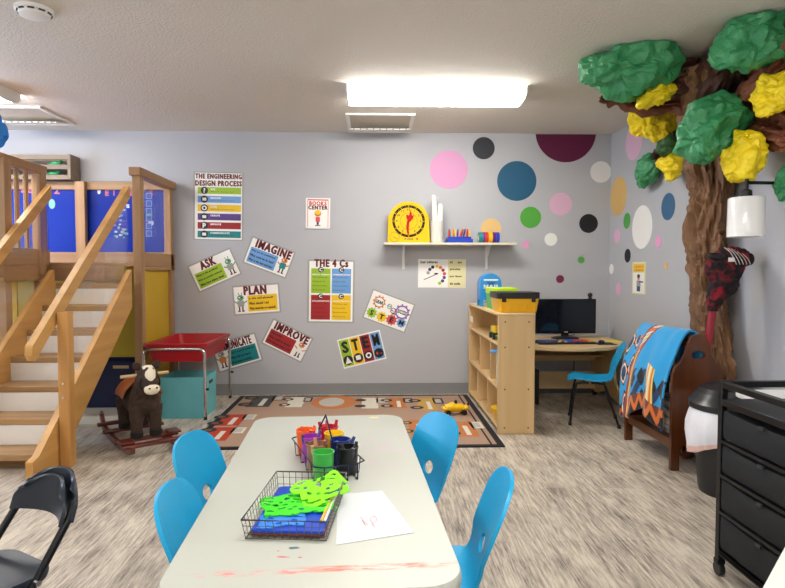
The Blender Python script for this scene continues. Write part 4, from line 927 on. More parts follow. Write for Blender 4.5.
# ------------------------------------------------------------------ child chairs
def make_chair(label, loc, rz, group):
    t = thing('child_chair', label, 'chair', loc, rz, group)
    prof = cat([(.165, .321), (.155, .337), (.12, .345), (.05, .340), (-.03, .333), (-.10, .337), (-.138, .355), (-.160, .39), (-.182, .45), (-.205, .51), (-.228, .57), (-.245, .618)], 4)
    m = len(prof); n = 28; L = [0]
    for i in range(1, m): L.append(L[-1]+(V((prof[i][0], prof[i][1], 0))-V((prof[i-1][0], prof[i-1][1], 0))).length)
    T = L[-1]; idx = [T*(.5-.5*math.cos(PI*i/51)) for i in range(52)]
    def at(s):
        j = 0
        while j < m-2 and L[j+1] < s: j += 1
        q = (s-L[j])/(L[j+1]-L[j]); return prof[j][0]+(prof[j+1][0]-prof[j][0])*q, prof[j][1]+(prof[j+1][1]-prof[j][1])*q
    vs = []; hole = (T*.66, 0, .024, .034)
    par = []
    for s in idx:
        # half width: rounded at both ends, pinched slightly at the bend
        wmax = .142-.022*math.exp(-((s/T-.56)/.09)**2)
        r0, r1 = .055, .105; k = 1
        if s < r0: k = 1-(1-(math.sqrt(max(0, 1-((r0-s)/r0)**2))))*r0/wmax*.9
        if s > T-r1: k = 1-(1-(max(0, 1-((s-T+r1)/r1)**2.4))**(1/2.4))*.92
        for j in range(n+1):
            u = -1+2*j/n; par.append((s, u*wmax*k))
    def surf(s, y):
        x, z = at(max(0, min(T, s))); f = s/T
        cup = .9*(y*y)
        if f > .5: return (x+cup*.95*min(1, (f-.5)*6), y, z)
        return (x, y, z+cup*.5*(1 if f > .06 else .3)-.0)
    keep = []
    W_ = n+1
    def inside(k): s, y = par[k]; return ((s-hole[0])/hole[2])**2+(y/hole[3])**2 < 1
    fs = []
    for i in range(len(idx)-1):
        for j in range(n):
            q = (i*W_+j, i*W_+j+1, (i+1)*W_+j+1, (i+1)*W_+j)
            c_ = (sum(par[k][0] for k in q)/4-hole[0], sum(par[k][1] for k in q)/4)
            if (c_[0]/hole[2])**2+(c_[1]/hole[3])**2 > 1: fs.append(q)
    from collections import Counter
    ec = Counter()
    for q in fs:
        for a in range(4): ec[tuple(sorted((q[a], q[(a+1) % 4])))] += 1
    bd = {v for e_, c in ec.items() if c == 1 for v in e_}
    for k in bd:
        s, y = par[k]; d = math.hypot((s-hole[0])/hole[2], y/hole[3])
        if .2 < d < 1.6 and abs(s-hole[0]) < .07 and abs(y) < .07: par[k] = (hole[0]+(s-hole[0])/d, y/d)
    used = sorted({v for q in fs for v in q}); mp = {v: i for i, v in enumerate(used)}
    b = MB(); b.add([surf(*par[k]) for k in used], [tuple(mp[v] for v in q) for q in fs])
    o = part('seat_shell', b, CHAIRB, t, smooth=60)
    m_ = o.modifiers.new('solid', 'SOLIDIFY'); m_.thickness = .010; m_.offset = 0
    m_ = o.modifiers.new('bev', 'BEVEL'); m_.width = .003; m_.segments = 2; m_.limit_method = 'ANGLE'; m_.angle_limit = R(50)
    for s_ in (-1, 1):
        part('leg', MB().tube(cat([(.02, s_*.10, .318), (.085, s_*.108, .315), (.11, s_*.116, .297), (.135, s_*.135, .15), (.15, s_*.15, .012)]), .0085, 10), BLKM, t)
        part('leg', MB().tube(cat([(-.0, s_*.09, .318), (-.07, s_*.10, .315), (-.10, s_*.11, .297), (-.15, s_*.13, .14), (-.195, s_*.148, .012)]), .0085, 10), BLKM, t)
        for x_, y_ in ((.15, .15), (-.195, .148)): part('foot_cap', MB().lathe([(.013, 0), (.014, .012), (.010, .028)], 14, (x_, s_*y_, 0)), BLACK, t)
    part('cross_bar', MB().tube([(.05, -.10, .315), (.05, .10, .315)], .007, 8), BLKM, t)
    return t
G = 'turquoise chairs around the white table'
ch = make_chair('turquoise child chair on the left of the white table, the farther one', (-.39, 1.87, 0), R(-10), G)
def chair(label, loc, rz, group=G, sc=1):
    c = dup(ch); c['label'] = label; c.location = loc; c.rotation_euler = (0, 0, rz)
    if group: c['group'] = group
    return c
chair('turquoise child chair on the left of the white table, nearest the black folding chair', (-.29, 1.455, 0), R(2))
chair('turquoise child chair at the far right of the white table, its back hole showing', (.045, 2.05, 0), R(180+25))
chair('turquoise child chair at the near right of the white table, seen from its side', (.12, 1.535, 0), R(180-6))
c_ = chair('turquoise child chair pulled up to the computer desk', (1.655, 4.34, 0), R(162)); del c_['group']

# ------------------------------------------------------------------ folding chair
hd = math.atan2(-.85, -.52)
t = thing('folding_chair', 'black folding chair at the lower left edge', 'chair', (-1.01, 1.50, 0), hd)
# local +x is forward; back at -x
for s_ in (-1, 1):
    part('front_leg', MB().tube([(-.162, s_*.118, .53), (-.145, s_*.122, .49), (.20, s_*.135, .012)], .0105, 10), BLKM, t)
    part('rear_leg', MB().tube([(.05, s_*.115, .36), (-.02, s_*.115, .30), (-.20, s_*.115, .012)], .0095, 10), BLKM, t)
    part('foot_cap', MB().cyl((.195, s_*.135, 0), (.19, s_*.135, .03), .014, 12), BLACK, t); part('foot_cap', MB().cyl((-.205, s_*.115, 0), (-.195, s_*.115, .03), .013, 12), BLACK, t)
    part('rivet', MB().cyl((-.05, s_*.131, .36), (-.05, s_*.145, .36), .008, 10), CHROME, t)
part('brace', MB().tube([(.145, -.13, .1), (.145, .13, .1)], .007, 8), BLKM, t); part('brace', MB().tube([(-.14, -.115, .1), (-.14, .115, .1)], .007, 8), BLKM, t)
b = MB(); loft_rings(b, [[(x+.03, y, .35) for x, y in rrect(.28, .245, .06)], [(x+.03, y, .363) for x, y in rrect(.29, .25, .065)], [(x+.03, y, .37) for x, y in rrect(.28, .245, .06)], [(x+.03, y, .364) for x, y in rrect(.22, .19, .05)]], True, True); part('seat', b, NAVYCH, t, smooth=45)
def backp(off, name, h0, h1, wx):
    b = MB(); vs = []; n_ = 24; m_ = 12
    for i in range(m_+1):
        v = i/m_; z = h0+(h1-h0)*v
        for j in range(n_+1):
            u = -1+2*j/n_; hw = wx*(1-.0*v); k = 1-(max(0, (v-.45)/.55))**3*.30
            zz = z-(abs(u)**3)*.035*v
            vs.append((-.165-(z-.5)*.22+off+.045*(u*u)-.012, u*hw*k, zz))
    b.add(vs, [(i*(n_+1)+j, i*(n_+1)+j+1, (i+1)*(n_+1)+j+1, (i+1)*(n_+1)+j) for i in range(m_) for j in range(n_)])
    o = part(name, b, NAVYCH, t, smooth=60); q = o.modifiers.new('s', 'SOLIDIFY'); q.thickness = .010; q.offset = 0; q = o.modifiers.new('b', 'BEVEL'); q.width = .003; q.segments = 2; q.limit_method = 'ANGLE'
backp(.008, 'backrest', .475, .575, .124); backp(-.016, 'backrest_cover', .48, .588, .134)

# ------------------------------------------------------------------ quilt rack
t = thing('quilt_rack', 'dark wooden quilt rack with shaped ends in front of the paper tree', 'rack', (1.865, 3.56, 0))
def rack_end(y):
    o = [(-.15, 0), (-.15, .55), (-.135, .60), (-.10, .635), (-.075, .68), (-.06, .74), (-.04, .782), (0, .795), (.04, .782), (.06, .74), (.075, .68), (.10, .635), (.135, .60), (.15, .55), (.15, 0), (.10, 0)]+[(.10*math.cos(a), .10+.07*math.sin(a)) for a in [PI*i/10 for i in range(0, 11)]]+[(-.10, 0)]
    h = [(0, .10)]
    M = Matrix(((1, 0, 0, 1.865), (0, 0, 1, y), (0, 1, 0, 0), (0, 0, 0, 1)))
    b = MB()
    # outline with a handle opening: two halves meeting at x = 0
    for s_ in (-1, 1):
        half = [(s_*.15, 0), (s_*.15, .55), (s_*.135, .60), (s_*.10, .635), (s_*.075, .68), (s_*.06, .74), (s_*.04, .782), (0, .795), (0, .70)]+[(s_*.04*math.sin(a), .675+.025*math.cos(a)) for a in [PI*i/8 for i in range(1, 8)]]+[(0, .65), (0, .17)]+[(s_*.10*math.sin(a), .10+.07*math.cos(a)) for a in [PI/2*i/6 for i in range(1, 7)]]+[(s_*.10, 0)]
        b.prism(half, 0, .024, 0, M)
    return b
for y in (3.245, 3.85): part('end_panel', rack_end(y), WALN, t, True)
for x, z, w_ in ((1.865, .73, .03), (1.755, .52, .03), (1.975, .52, .03)): part('rail', MB().box(x-.014, x+.014, 3.269, 3.85, z-.022, z+.022), WALNY, t, True, bev=.004)
part('shelf_board', MB().box(1.74, 1.99, 3.269, 3.85, .155, .173), WALNY, t, True, bev=.003); part('rail', MB().box(1.73, 1.746, 3.269, 3.85, .12, .175), WALNY, t, True, bev=.003)
# blanket
def blanket():
    prof = cat([(1.94, .44), (1.925, .6), (1.905, .72), (1.885, .78), (1.85, .797), (1.81, .765), (1.76, .69), (1.715, .60), (1.69, .50), (1.682, .40), (1.678, .27)], 14)
    m = len(prof); n = 150; b = MB(); vs = []
    cols = {'blue': 0, 'red': 1, 'org': 2, 'yel': 3, 'wht': 4, 'blk': 5, 'brn': 6, 'nav': 7}
    for i, p in enumerate(prof):
        f = i/(m-1)
        for j in range(n+1):
            u = j/n; y = 3.835-.55*u+.03*math.sin(f*5)*(1-u) - .05*(f)*0
            z = p[1]; x = p[0]
            hang = max(0, (f-.45)/.55)
            z -= hang*(.05*math.sin(u*7+1)+.05*(1-u))*1.0
            x += -.022*math.sin(u*16+f*3)*hang - .02*(u > .5)*0 + .02*hang*(u)
            x += noise.noise(V((u*5, f*5, 1)))*.012
            vs.append((x-.014, y, max(z+noise.noise(V((u*6, f*4, 4)))*.012, .19)))
    fs = [(i*(n+1)+j, i*(n+1)+j+1, (i+1)*(n+1)+j+1, (i+1)*(n+1)+j) for i in range(m-1) for j in range(n)]
    b.add(vs, fs); k = 0
    for i in range(m-1):
        v = (i+.5)/(m-1); vv = (v-.38)/.62      # 0 at the top fold, 1 at the hem
        for j in range(n):
            u = (j+.5)/n; c = 'blue'; bc = .42-.30*max(0, vv); d = (u-bc)
            if abs(d) < .085:
                q = (d+.085)/.17; s = math.sin(v*40+q*3)
                c = 'red' if q < .18 or q > .85 else ('blk' if (.18 <= q < .26 or .78 < q) else ('org' if s > .35 else ('wht' if s > -.3 else ('blue' if s > -.7 else 'yel'))))
                if vv > .45 and .26 < q < .8: c = 'yel' if (q*3+v*9) % 1 > .5 else 'org'
            elif d < 0:
                s = math.sin(v*34+u*10)+math.sin(u*46-v*9)*.8; c = 'blue' if vv < .25 or s < -.1 else ('nav' if s > .8 else ('wht' if s > .45 else ('org' if s > .2 else 'blk')))
            elif vv > .55:
                if .62 < u < .80: c = ['wht', 'yel', 'org', 'yel'][int((u-.62)/.18*7.99) % 4]
                elif vv > .62: c = 'blk' if (math.sin(v*48)+math.sin(u*42)) > .15 else ('blue' if (v*7+u*5) % 1 > .45 else 'nav')
                if vv > .86: c = ['brn', 'org', 'blk', 'nav'][int((v*26+abs((u*9) % 1-.5)*3)) % 4]
            b.m[k] = cols[c]; k += 1
    return b
BM = [mat('wool_'+h, h, .9, sheen=.3, bump=.3, bscale=350) for h in ('1a9ad8', 'a03a34', 'd9712c', 'e9cf70', 'e6e6e0', '10151c', '6e3a2c', '163a63')]
o = single('blanket', blanket(), BM, 'folded blue blanket with red and orange geometric bands draped over the rack', 'blanket', smooth=70)
q = o.modifiers.new('s', 'SOLIDIFY'); q.thickness = .012; q.offset = 1
# a second folded textile and shoes low in the rack
def fold_pile(x, y, z, w, d, h, c_, label, name='folded_cloth'):
    b = MB(); k = 4
    for i in range(k): loft_rings(b, [[(x+p*(1-.04*q_), y+r_*(1-.04*q_), z+h*(i+f)/k) for p, r_ in rrect(w, d, .03)] for f, q_ in ((0.05, 1), (.3, 0), (.7, 0), (.95, 1))], True, True)
    return single(name, b, c_, label, 'cloth', smooth=60)
fold_pile(1.87, 3.50, .174, .19, .30, .20, mat('cloth_grey', 'b8b2ac', .9, col2='4a4440', scale=14), 'folded patterned cloth on the low shelf of the rack')
b = crumple((1.94, 3.40, .62), (.035, .09, .06), 51, 4, .3); o = single('scarf', b, mat('lilac_cloth', '8d7f96', .9, col2='40364a', scale=16), 'lilac patterned scarf stuffed behind the rack handle', 'scarf', smooth=40)

# ------------------------------------------------------------------ waste bin
t = thing('waste_bin', 'black waste bin with a white liner beside the quilt rack', 'waste bin', (1.86, 2.92, 0))
b = MB(); b.lathe([(.145, 0), (.15, .02), (.185, .40), (.185, .44), (.175, .44), (.14, .02), (0, .02)], 36); part('bin_body', b, BLACK, t, smooth=40)
b = MB(); b.lathe([(.19, .44), (.202, .445), (.205, .475), (.195, .485), (.185, .50), (.15, .55), (.09, .578), (0, .585)], 36); part('lid', b, mat('lid_satin', '1b1c1f', .3), t, smooth=30)
b = MB(); b.lathe([(.186, .488), (.19, .49), (.15, .552), (.145, .553)], 36); part('lid_groove', b, BLKM, t)
n = 72; vs = []; prof = [(.188, .452), (.202, .43), (.216, .39), (.216, .35), (.204, .315), (.198, .30)]
for i, (r_, z) in enumerate(prof):
    for j in range(n):
        a = 2*PI*j/n; f = i/(len(prof)-1); w_ = .012*f*math.sin(a*9)+.008*math.sin(a*23)*f+.02*noise.noise(V((math.cos(a)*3, math.sin(a)*3, z*9)))*f
        vs.append(((r_+w_)*math.cos(a), (r_+w_)*math.sin(a), z-f*.045*(1+math.sin(a*2+2.2))+.02*f*noise.noise(V((a*2, 3, 1)))))
b = MB(); b.add(vs, [(i*n+j, i*n+(j+1) % n, (i+1)*n+(j+1) % n, (i+1)*n+j) for i in range(len(prof)-1) for j in range(n)])
for k in range(len(b.m)-n, len(b.m)): b.m[k] = 1
part('liner', b, [mat('bag_white', 'e9e9ee', .4, bump=.8, bscale=40), mat('bag_pink', 'eac0b4', .45)], t, smooth=60, label='white plastic liner with a pink drawstring edge')

# ------------------------------------------------------------------ rolling drawer cart
x0, x1, y0, y1 = 1.30, 1.62, 1.66, 2.125
t = thing('rolling_cart', 'black metal rolling cart with four fabric drawers', 'cart', ((x0+x1)/2, (y0+y1)/2, 0)); e = .024
for x in (x0, x1-e):
    for y in (y0, y1-e): part('post', MB().box(x, x+e, y, y+e, .065, .745), BLKM, t, True, bev=.002)
for z0_, z1_, nm in ((.722, .745, 'rail'), (.085, .105, 'rail')):
    for y in (y0, y1-e): part(nm, MB().box(x0+e, x1-e, y, y+e, z0_, z1_), BLKM, t, True, bev=.002)
    for x in (x0, x1-e): part(nm, MB().box(x, x+e, y0+e, y1-e, z0_, z1_), BLKM, t, True, bev=.002)
part('top_shelf', MB().box(x0, x1, y0+e, y1-e, .655, .68), BLKM, t, True, bev=.002)
zz = [.655, .525, .395, .255, .105]
for i in range(4):
    zt_, zb_ = zz[i]-.018, zz[i+1]+.006
    b = MB(); x_a, x_b, ya, yb = x0+.004, x1-.03, y0+e+.004, y1-e-.004; k = 10; vs = []
    # fabric box with a gently bulging front
    rings = []
    for f, ins in ((0, .004), (.15, 0), (.5, 0), (.85, 0), (1, .003)):
        z = zb_+(zt_-zb_)*f; ring = []
        for j in range(k+1): u = j/k; ring.append((x_a-.006*math.sin(PI*u)*math.sin(PI*f)+ins+.0012*math.sin(u*21+i), ya+(yb-ya)*u, z-(.010*math.sin(PI*u) if f == 1 else 0)))
        ring += [(x_b, yb, z), (x_b, ya, z)]
        rings.append(ring)
    loft_rings(b, rings, True, True); dr = part('drawer', b, FABRIC, t, True, smooth=40)
    o = mesh_obj('pull_tab', MB().box(x0-.008, x0+.0, 1.86, 1.885, zt_-.012, zt_-.001) , mat('tab_dark', '2c2e33', .6)); o.data.transform(Matrix.Translation(-t.location)); o.parent = dr
    part('runner', MB().box(x0, x0+.02, y0+e, y1-e, zz[i+1]-.012, zz[i+1]), BLKM, t, True)
for x in (x0+.012, x1-.012):
    for y in (y0+.012, y1-.012):
        c_ = part('caster', MB().cyl((x-.011, y, .026), (x+.011, y, .026), .0255, 16), BLACK, t, True, bev=.003)
        part('caster_fork', MB().box(x-.016, x+.016, y-.014, y+.014, .045, .066), BLKM, t, True, bev=.003)

# white low table behind the cart
def rtable(name, label, cx, cy, rz, L, W, h, top, rad=.075):
    t = thing(name, label, 'table', (cx, cy, 0), rz); b = MB(); o = rrect(W, L, rad, 7)
    loft_rings(b, [[(x*.985, y*.99, h-.032) for x, y in o], [(x, y, h-.026) for x, y in o], [(x, y, h-.006) for x, y in o], [(x*.99, y*.995, h) for x, y in o]], True, True)
    part('tabletop', b, top, t, smooth=50); LG = mat('table_leg_grey', '5c5f66', .35, .8)
    for sx in (-1, 1):
        for sy in (-1, 1): part('leg', MB().tube([(sx*(W/2-.1), sy*(L/2-.1), h-.033), (sx*(W/2-.1), sy*(L/2-.1), 0)], .017, 14), LG, t)
    part('apron', MB().box(-W/2+.09, W/2-.09, -L/2+.09, -L/2+.11, h-.07, h-.033), LG, t); part('apron', MB().box(-W/2+.09, W/2-.09, L/2-.11, L/2-.09, h-.07, h-.033), LG, t)
    return t
# painted tabletop
m = mat('table_top', 'bfc2b8', .38, var=.04, scale=3); nt = m.node_tree; N = nt.nodes; L_ = nt.links; bs = N['Principled BSDF']; prev = bs.inputs['Base Color'].links[0].from_socket
def smear(prev, colr, scale, st, lo, hi, seed, mask=None):
    tc = N.new('ShaderNodeTexCoord'); mp = N.new('ShaderNodeMapping'); mp.inputs['Scale'].default_value = st; mp.inputs['Location'].default_value = (seed, seed*2.3, 0); L_.new(tc.outputs['Object'], mp.inputs[0])
    nz = N.new('ShaderNodeTexNoise'); nz.inputs['Scale'].default_value = scale; nz.inputs['Detail'].default_value = 6; nz.inputs['Roughness'].default_value = .65; L_.new(mp.outputs[0], nz.inputs[0])
    mr = N.new('ShaderNodeMapRange'); mr.inputs[1].default_value = lo; mr.inputs[2].default_value = hi; L_.new(nz.outputs[0], mr.inputs[0]); fac = mr.outputs[0]
    if mask:
        sp = N.new('ShaderNodeSeparateXYZ'); L_.new(tc.outputs['Object'], sp.inputs[0])
        for ax, c0, wd in mask:
            s1 = N.new('ShaderNodeMath'); s1.operation = 'SUBTRACT'; s1.inputs[1].default_value = c0; L_.new(sp.outputs[ax], s1.inputs[0])
            s2 = N.new('ShaderNodeMath'); s2.operation = 'ABSOLUTE'; L_.new(s1.outputs[0], s2.inputs[0])
            s3 = N.new('ShaderNodeMapRange'); s3.inputs[1].default_value = wd; s3.inputs[2].default_value = wd*.5; L_.new(s2.outputs[0], s3.inputs[0])
            s4 = N.new('ShaderNodeMath'); s4.operation = 'MULTIPLY'; L_.new(fac, s4.inputs[0]); L_.new(s3.outputs[0], s4.inputs[1]); fac = s4.outputs[0]
    mx = N.new('ShaderNodeMix'); mx.data_type = 'RGBA'; L_.new(fac, mx.inputs[0]); L_.new(prev, mx.inputs[6]); mx.inputs[7].default_value = lin(colr); return mx.outputs[2]
prev = smear(prev, 'e0705c', 16, (1.2, 7, 1), .42, .60, 3.1, [(1, -.585, .016), (0, .13, .2)])
prev = smear(prev, 'e88a86', 16, (1.5, 7, 1), .48, .62, 5.1, [(1, -.588, .014), (0, -.12, .16)])
prev = smear(prev, 'd8b0c8', 14, (1, 3, 1), .55, .70, 7.7, [(1, .2, .30), (0, .17, .14)])
prev = smear(prev, 'c9705a', 20, (1, 2, 1), .72, .76, 9.2); prev = smear(prev, '8f8f92', 30, (1, 4, 1), .70, .76, 12.0); prev = smear(prev, 'd8507a', 24, (1, 1, 1), .74, .78, 15.0)
L_.new(prev, bs.inputs['Base Color'])
TW, TL_, TH = .605, 1.34, .55; TCX, TCY = -.1575, 1.74
rtable('activity_table', 'long white child activity table with paint smears in the middle of the room', TCX, TCY, R(3.1), TL_, TW, TH, m)
def stain(px, py, ang, L, w, c_, label):
    p = fl(px, py, TH); rnd = random.Random(int(px)); o = []
    for i in range(16):
        a = 2*PI*i/16; r_ = rnd.uniform(.6, 1.1); x, y = L/2*r_*math.cos(a), w/2*r_*math.sin(a); o.append((p.x+x*math.cos(ang)-y*math.sin(ang), p.y+x*math.sin(ang)+y*math.cos(ang)))
    return o
tt = bpy.data.objects['activity_table']
for px, py, ang, L, w, mi in ((294, 548, .1, .028, .012, 0), (283, 557, -.1, .03, .006, 1), (300, 557.5, .0, .012, .006, 1), (278, 551, 0, .006, .004, 1), (258, 523, -.5, .035, .008, 2), (246, 519, .2, .016, .003, 2), (374, 417.5, .1, .05, .03, 3), (300, 500, .4, .012, .004, 2)):
    part('paint_spot', MB().prism(stain(px, py, ang, L, w, 0, ''), TH+.0002, TH+.0005), [flat('5d6f80'), flat('e06a80'), flat('c9806a'), flat('e8dcae')][mi], tt, True, smooth=0, label='%s dried paint spot' % ['slate', 'pink', 'brown', 'pale yellow'][mi])
rtable('low_table', 'plain white low table behind the rolling cart', 1.917, 1.80, 0, 1.5, .565, .62, mat('plain_white_top', 'e6e6e4', .4), .015)
rtable('corner_table', 'white table corner in the lower right of the photo', 1.04, .935, R(-45), 1.0, .6, .55, mat('plain_white_top2', 'dcdcd6', .4))

# ------------------------------------------------------------------ wall lamp
t = thing('wall_lamp', 'black armed wall lamp with a white cylinder shade beside the paper tree', 'lamp', (XR, 3.0, 1.62)); lx = bw(746, 215, 3.0).x
part('wall_plate', MB().cyl((XR-.02, 3.0, 1.62), (XR-.001, 3.0, 1.62), .055, 24), BLKM, t, True, bev=.003)
part('arm', MB().cyl((lx-.006, 3.0, 1.625), (XR-.02, 3.0, 1.625), .009, 12), BLKM, t, True)
part('stem', MB().cyl((lx, 3.0, 1.59), (lx, 3.0, 1.645), .009, 12), BLKM, t, True); part('socket', MB().lathe([(.012, .045), (.026, .035), (.028, .0), (.01, -.002)], 20, (lx, 3.0, 1.548)), BLKM, t, True)
part('shade', MB().lathe([(.0, .207), (.082, .207), (.087, .20), (.089, 0), (.086, 0), (.084, .2), (0, .203)], 36, (lx, 3.0, 1.34)), mat('milk_glass', 'f4f3f0', .18, coat=.4), t, True, smooth=40)

# ------------------------------------------------------------------ hobby horse hanging on the trunk
hx, hy = 1.98, 3.3; c0 = on(726, 268, 1, 3.25)
t = thing('hobby_horse', 'stick horse with a red bandana head leaning on the paper tree trunk', 'hobby horse', (c0.x, c0.y, c0.z-.6))
c0 = V(c0); b = MB()
top = c0+V((.02, 0, .04)); bot = on(713, 306, 1, 3.29); low = on(707, 352, 1, 3.31)
b.ell(c0+V((.035, 0, .055)), (.115, .06, .068)); b.ell(c0+V((-.01, 0, -.0)), (.115, .058, .10)); b.ell(c0+V((.0, 0, -.08)), (.078, .05, .09)); b.tube([c0+V((-.02, 0, -.05)), bot], [.07, .04], 14)
b.v = [wmat(t).inverted() @ v for v in b.v]
o = blob('head', b, None or mat('bandana', '8a1626', .85), t, vox=.008, noise_amp=.008)
m_ = MATS['bandana']; nt = m_.node_tree; N = nt.nodes; L_ = nt.links; tc = N.new('ShaderNodeTexCoord'); vo = N.new('ShaderNodeTexNoise'); vo.inputs['Scale'].default_value = 17; vo.inputs['Detail'].default_value = 5; L_.new(tc.outputs['Object'], vo.inputs[0]); rp = N.new('ShaderNodeValToRGB'); L_.new(vo.outputs[0], rp.inputs[0]); e = rp.color_ramp.elements
e[0].position = .47; e[0].color = lin('180c12'); e[1].position = .66; e[1].color = lin('951226'); L_.new(rp.outputs[0], N['Principled BSDF'].inputs['Base Color'])
b = MB(); b.ell((0, 0, 0), (.06, .012, .02)); M = Matrix.Translation(c0+V((-.075, -.04, .065))) @ Matrix.Rotation(R(8), 4, 'Y'); b.v = [M @ v for v in b.v]; part('ear', b, BLACK, t, True)
b = MB(); b.ell(c0+V((.12, -.03, .05)), (.02, .025, .035)); part('ear', b, mat('dark_plush', '25171c', .9), t, True)
b = MB(); rnd = random.Random(11)
for i in range(5):
    x = -.035+.02*i; b.tube(cat([c0+V((x, -.035, .117-.004*i)), c0+V((x+.02, -.058, .09-.004*i)), c0+V((x+.04, -.066, .05)), c0+V((x+.055, -.064, .02))], 3), .0026, 5)
part('fringe', b, mat('yarn_white', 'd8d0cc', .9), t, True); part('tag', MB().box(c0.x-.035, c0.x-.0, c0.y-.078, c0.y-.075, c0.z+.035, c0.z+.058), WHITE, t, True, label='small white tag')
part('stick', MB().cyl(V(bot), V(low)+(V(low)-V(bot))*.5, .021, 14), mat('red_stick', '9c2434', .45), t, True)
b = MB(); b.tube([V(bot)+V((0, 0, .035)), V(bot)+V((0, 0, -.03))], [.04, .028], 14); part('collar', b, MATS['bandana'], t, True)

# ------------------------------------------------------------------ marker caddy on the table
ax = V((-.34, .94, 0)).normalized(); sd = V((ax.y, -ax.x, 0)); cc = V((-.155, 1.815, TH))
g0, k0 = V((-.152, 1.70, TH)), V((-.083, 1.728, TH))
t = thing('wire_caddy', 'dark wire caddy holding eight coloured marker cups on the white table', 'caddy', (-.156, 1.80, TH+.001), math.atan2(ax.y, ax.x)-PI/2)
WIRE = mat('dark_wire', '2a3350', .3, .8)
L2, W2 = .172, .076
b = MB(); zr = .048
b.tube([(-W2, -L2+.02, zr), (-W2+.03, -L2, zr), (W2-.03, -L2, zr), (W2, -L2+.02, zr), (W2, L2-.02, zr), (W2-.03, L2, zr), (-W2+.03, L2, zr), (-W2, L2-.02, zr)], .0022, 6, closed=True); part('rim', b, WIRE, t)
b = MB()
for y in (-.115, -.04, .035, .11):
    b.tube([(-W2, y, zr), (-W2+.004, y, .0022), (W2-.004, y, .0022), (W2, y, zr)], .0018, 6)
for x in (-.05, -.02, .02, .05): b.tube([(x, -L2, zr), (x, -L2+.003, .0022), (x, L2-.003, .0022), (x, L2, zr)], .0018, 6)
part('basket_wires', b, WIRE, t)
b = MB(); b.tube([(0, -.09, .0035), (0, -.085, .09), (0, 0, .155), (0, .085, .09), (0, .09, .0035)], .0026, 8)
part('handle', b, WIRE, t)
cups = [('green', '43b649', -.152, 1.665), ('brown', '8a6a45', -.178, 1.745), ('purple', 'a232b0', -.204, 1.825), ('orange', 'f0641c', -.230, 1.903), ('black', '15161a', -.083, 1.712), ('navy blue', '1c2c7c', -.110, 1.788), ('yellow', 'f4c714', -.134, 1.862), ('red', 'c0182a', -.158, 1.938)]
mk = {'green': ['2f9a3a'], 'brown': ['8a5a38', 'b98a6a', '6b4630', 'c79a78', '96503a'], 'purple': ['6b3f86', '4d3a66'], 'orange': ['f0641c', 'd9501a', 'e8742c', 'e2452a'], 'black': ['20242c', '2c303a', '14161b', '3a3c42'], 'navy blue': ['2c4480', '3a5690'], 'yellow': [], 'red': ['b0182a', 'd8202c', 'a82440', 'c23048', '8a2030']}
rnd = random.Random(21)
for n_, c_, o0, i in cups:
    p = V((o0, i, TH+.0045)); cm = mat('cup_'+c_, c_, .35)
    single('marker_cup', MB().lathe([(.0275, 0), (.029, .004), (.031, .074), (.033, .075), (.033, .079), (.029, .079), (.0265, .005), (0, .004)], 28, tuple(p)), cm, '%s plastic cup in the wire caddy' % n_, 'cup', 'coloured cups in the wire caddy', smooth=45)
    cl = mk[n_]; q = len(cl)
    for j, mc_ in enumerate(cl):
        a = 2*PI*j/max(q, 1)+.6; r0 = .011 if q > 1 else 0; ln = rnd.uniform(.068, .088)
        d = V((math.cos(a)*.022, math.sin(a)*.022, 0)); base = p+V((math.cos(a)*r0*.9, math.sin(a)*r0*.9, .008)); dv = V((d.x, d.y, ln*(1 if n_ not in ('green',) else .7)))
        if n_ == 'navy blue': dv += V((.018, .0, .0))
        if n_ == 'green': dv = V((d.x*.5, d.y*.5, .058))
        e1 = base+dv*.82; e2 = base+dv
        b = MB(); b.tube([base, base+dv*.6, base+dv*.6, e1, e1, e2], [.0068, .0068, .0074, .0072, .0062, .005], 10)
        single('marker', b, mat('pen_'+mc_, mc_, .4), 'marker standing in the %s cup of the wire caddy' % n_, 'marker', 'markers in the %s cup' % n_, smooth=40)

# ------------------------------------------------------------------ wire tray with stencils, paper, pencils
FLp, FRp, BLp, BRp = fl(246.6, 541, TH), fl(325, 541.5, TH), fl(277, 491, TH), fl(345, 492, TH)
cx = (FLp.x+FRp.x+BLp.x+BRp.x)/4; cy = (FLp.y+FRp.y+BLp.y+BRp.y)/4; W = ((FRp-FLp).length+(BRp-BLp).length)/2; L = ((BLp-FLp).length+(BRp-FRp).length)/2
rz = math.atan2((BLp+BRp-FLp-FRp).y, (BLp+BRp-FLp-FRp).x)-PI/2
t = thing('wire_tray', 'bronze wire letter tray holding plastic stencils on the white table', 'tray', (cx, cy, TH+.001), rz)
hw, hl, HT = W/2, L/2, .05
b = MB(); o = 1.07
b.tube([(-hw*o, -hl*o, HT), (hw*o, -hl*o, HT), (hw*o, hl*o-.04, HT), (hw*o, hl*o, HT), (hw*.25, hl*o, HT), (-hw*o, hl*o, HT)], .0022, 6, closed=True); part('rim', b, STEEL, t)
part('base_rim', MB().tube([(-hw, -hl, .003), (hw, -hl, .003), (hw, hl, .003), (-hw, hl, .003)], .0022, 6, closed=True), STEEL, t)
b = MB(); n = 11
for i in range(n+1):
    u = -1+2*i/n; b.tube([(u*hw*o, -hl*o, HT), (u*hw, -hl, .003), (u*hw, hl, .003), (u*hw*o, hl*o, HT)], .0009, 5)
for i in range(16):
    u = -1+2*i/15; b.tube([(-hw*o, u*hl*o, HT), (-hw, u*hl, .003), (hw, u*hl, .003), (hw*o, u*hl*o, HT)], .0009, 5)
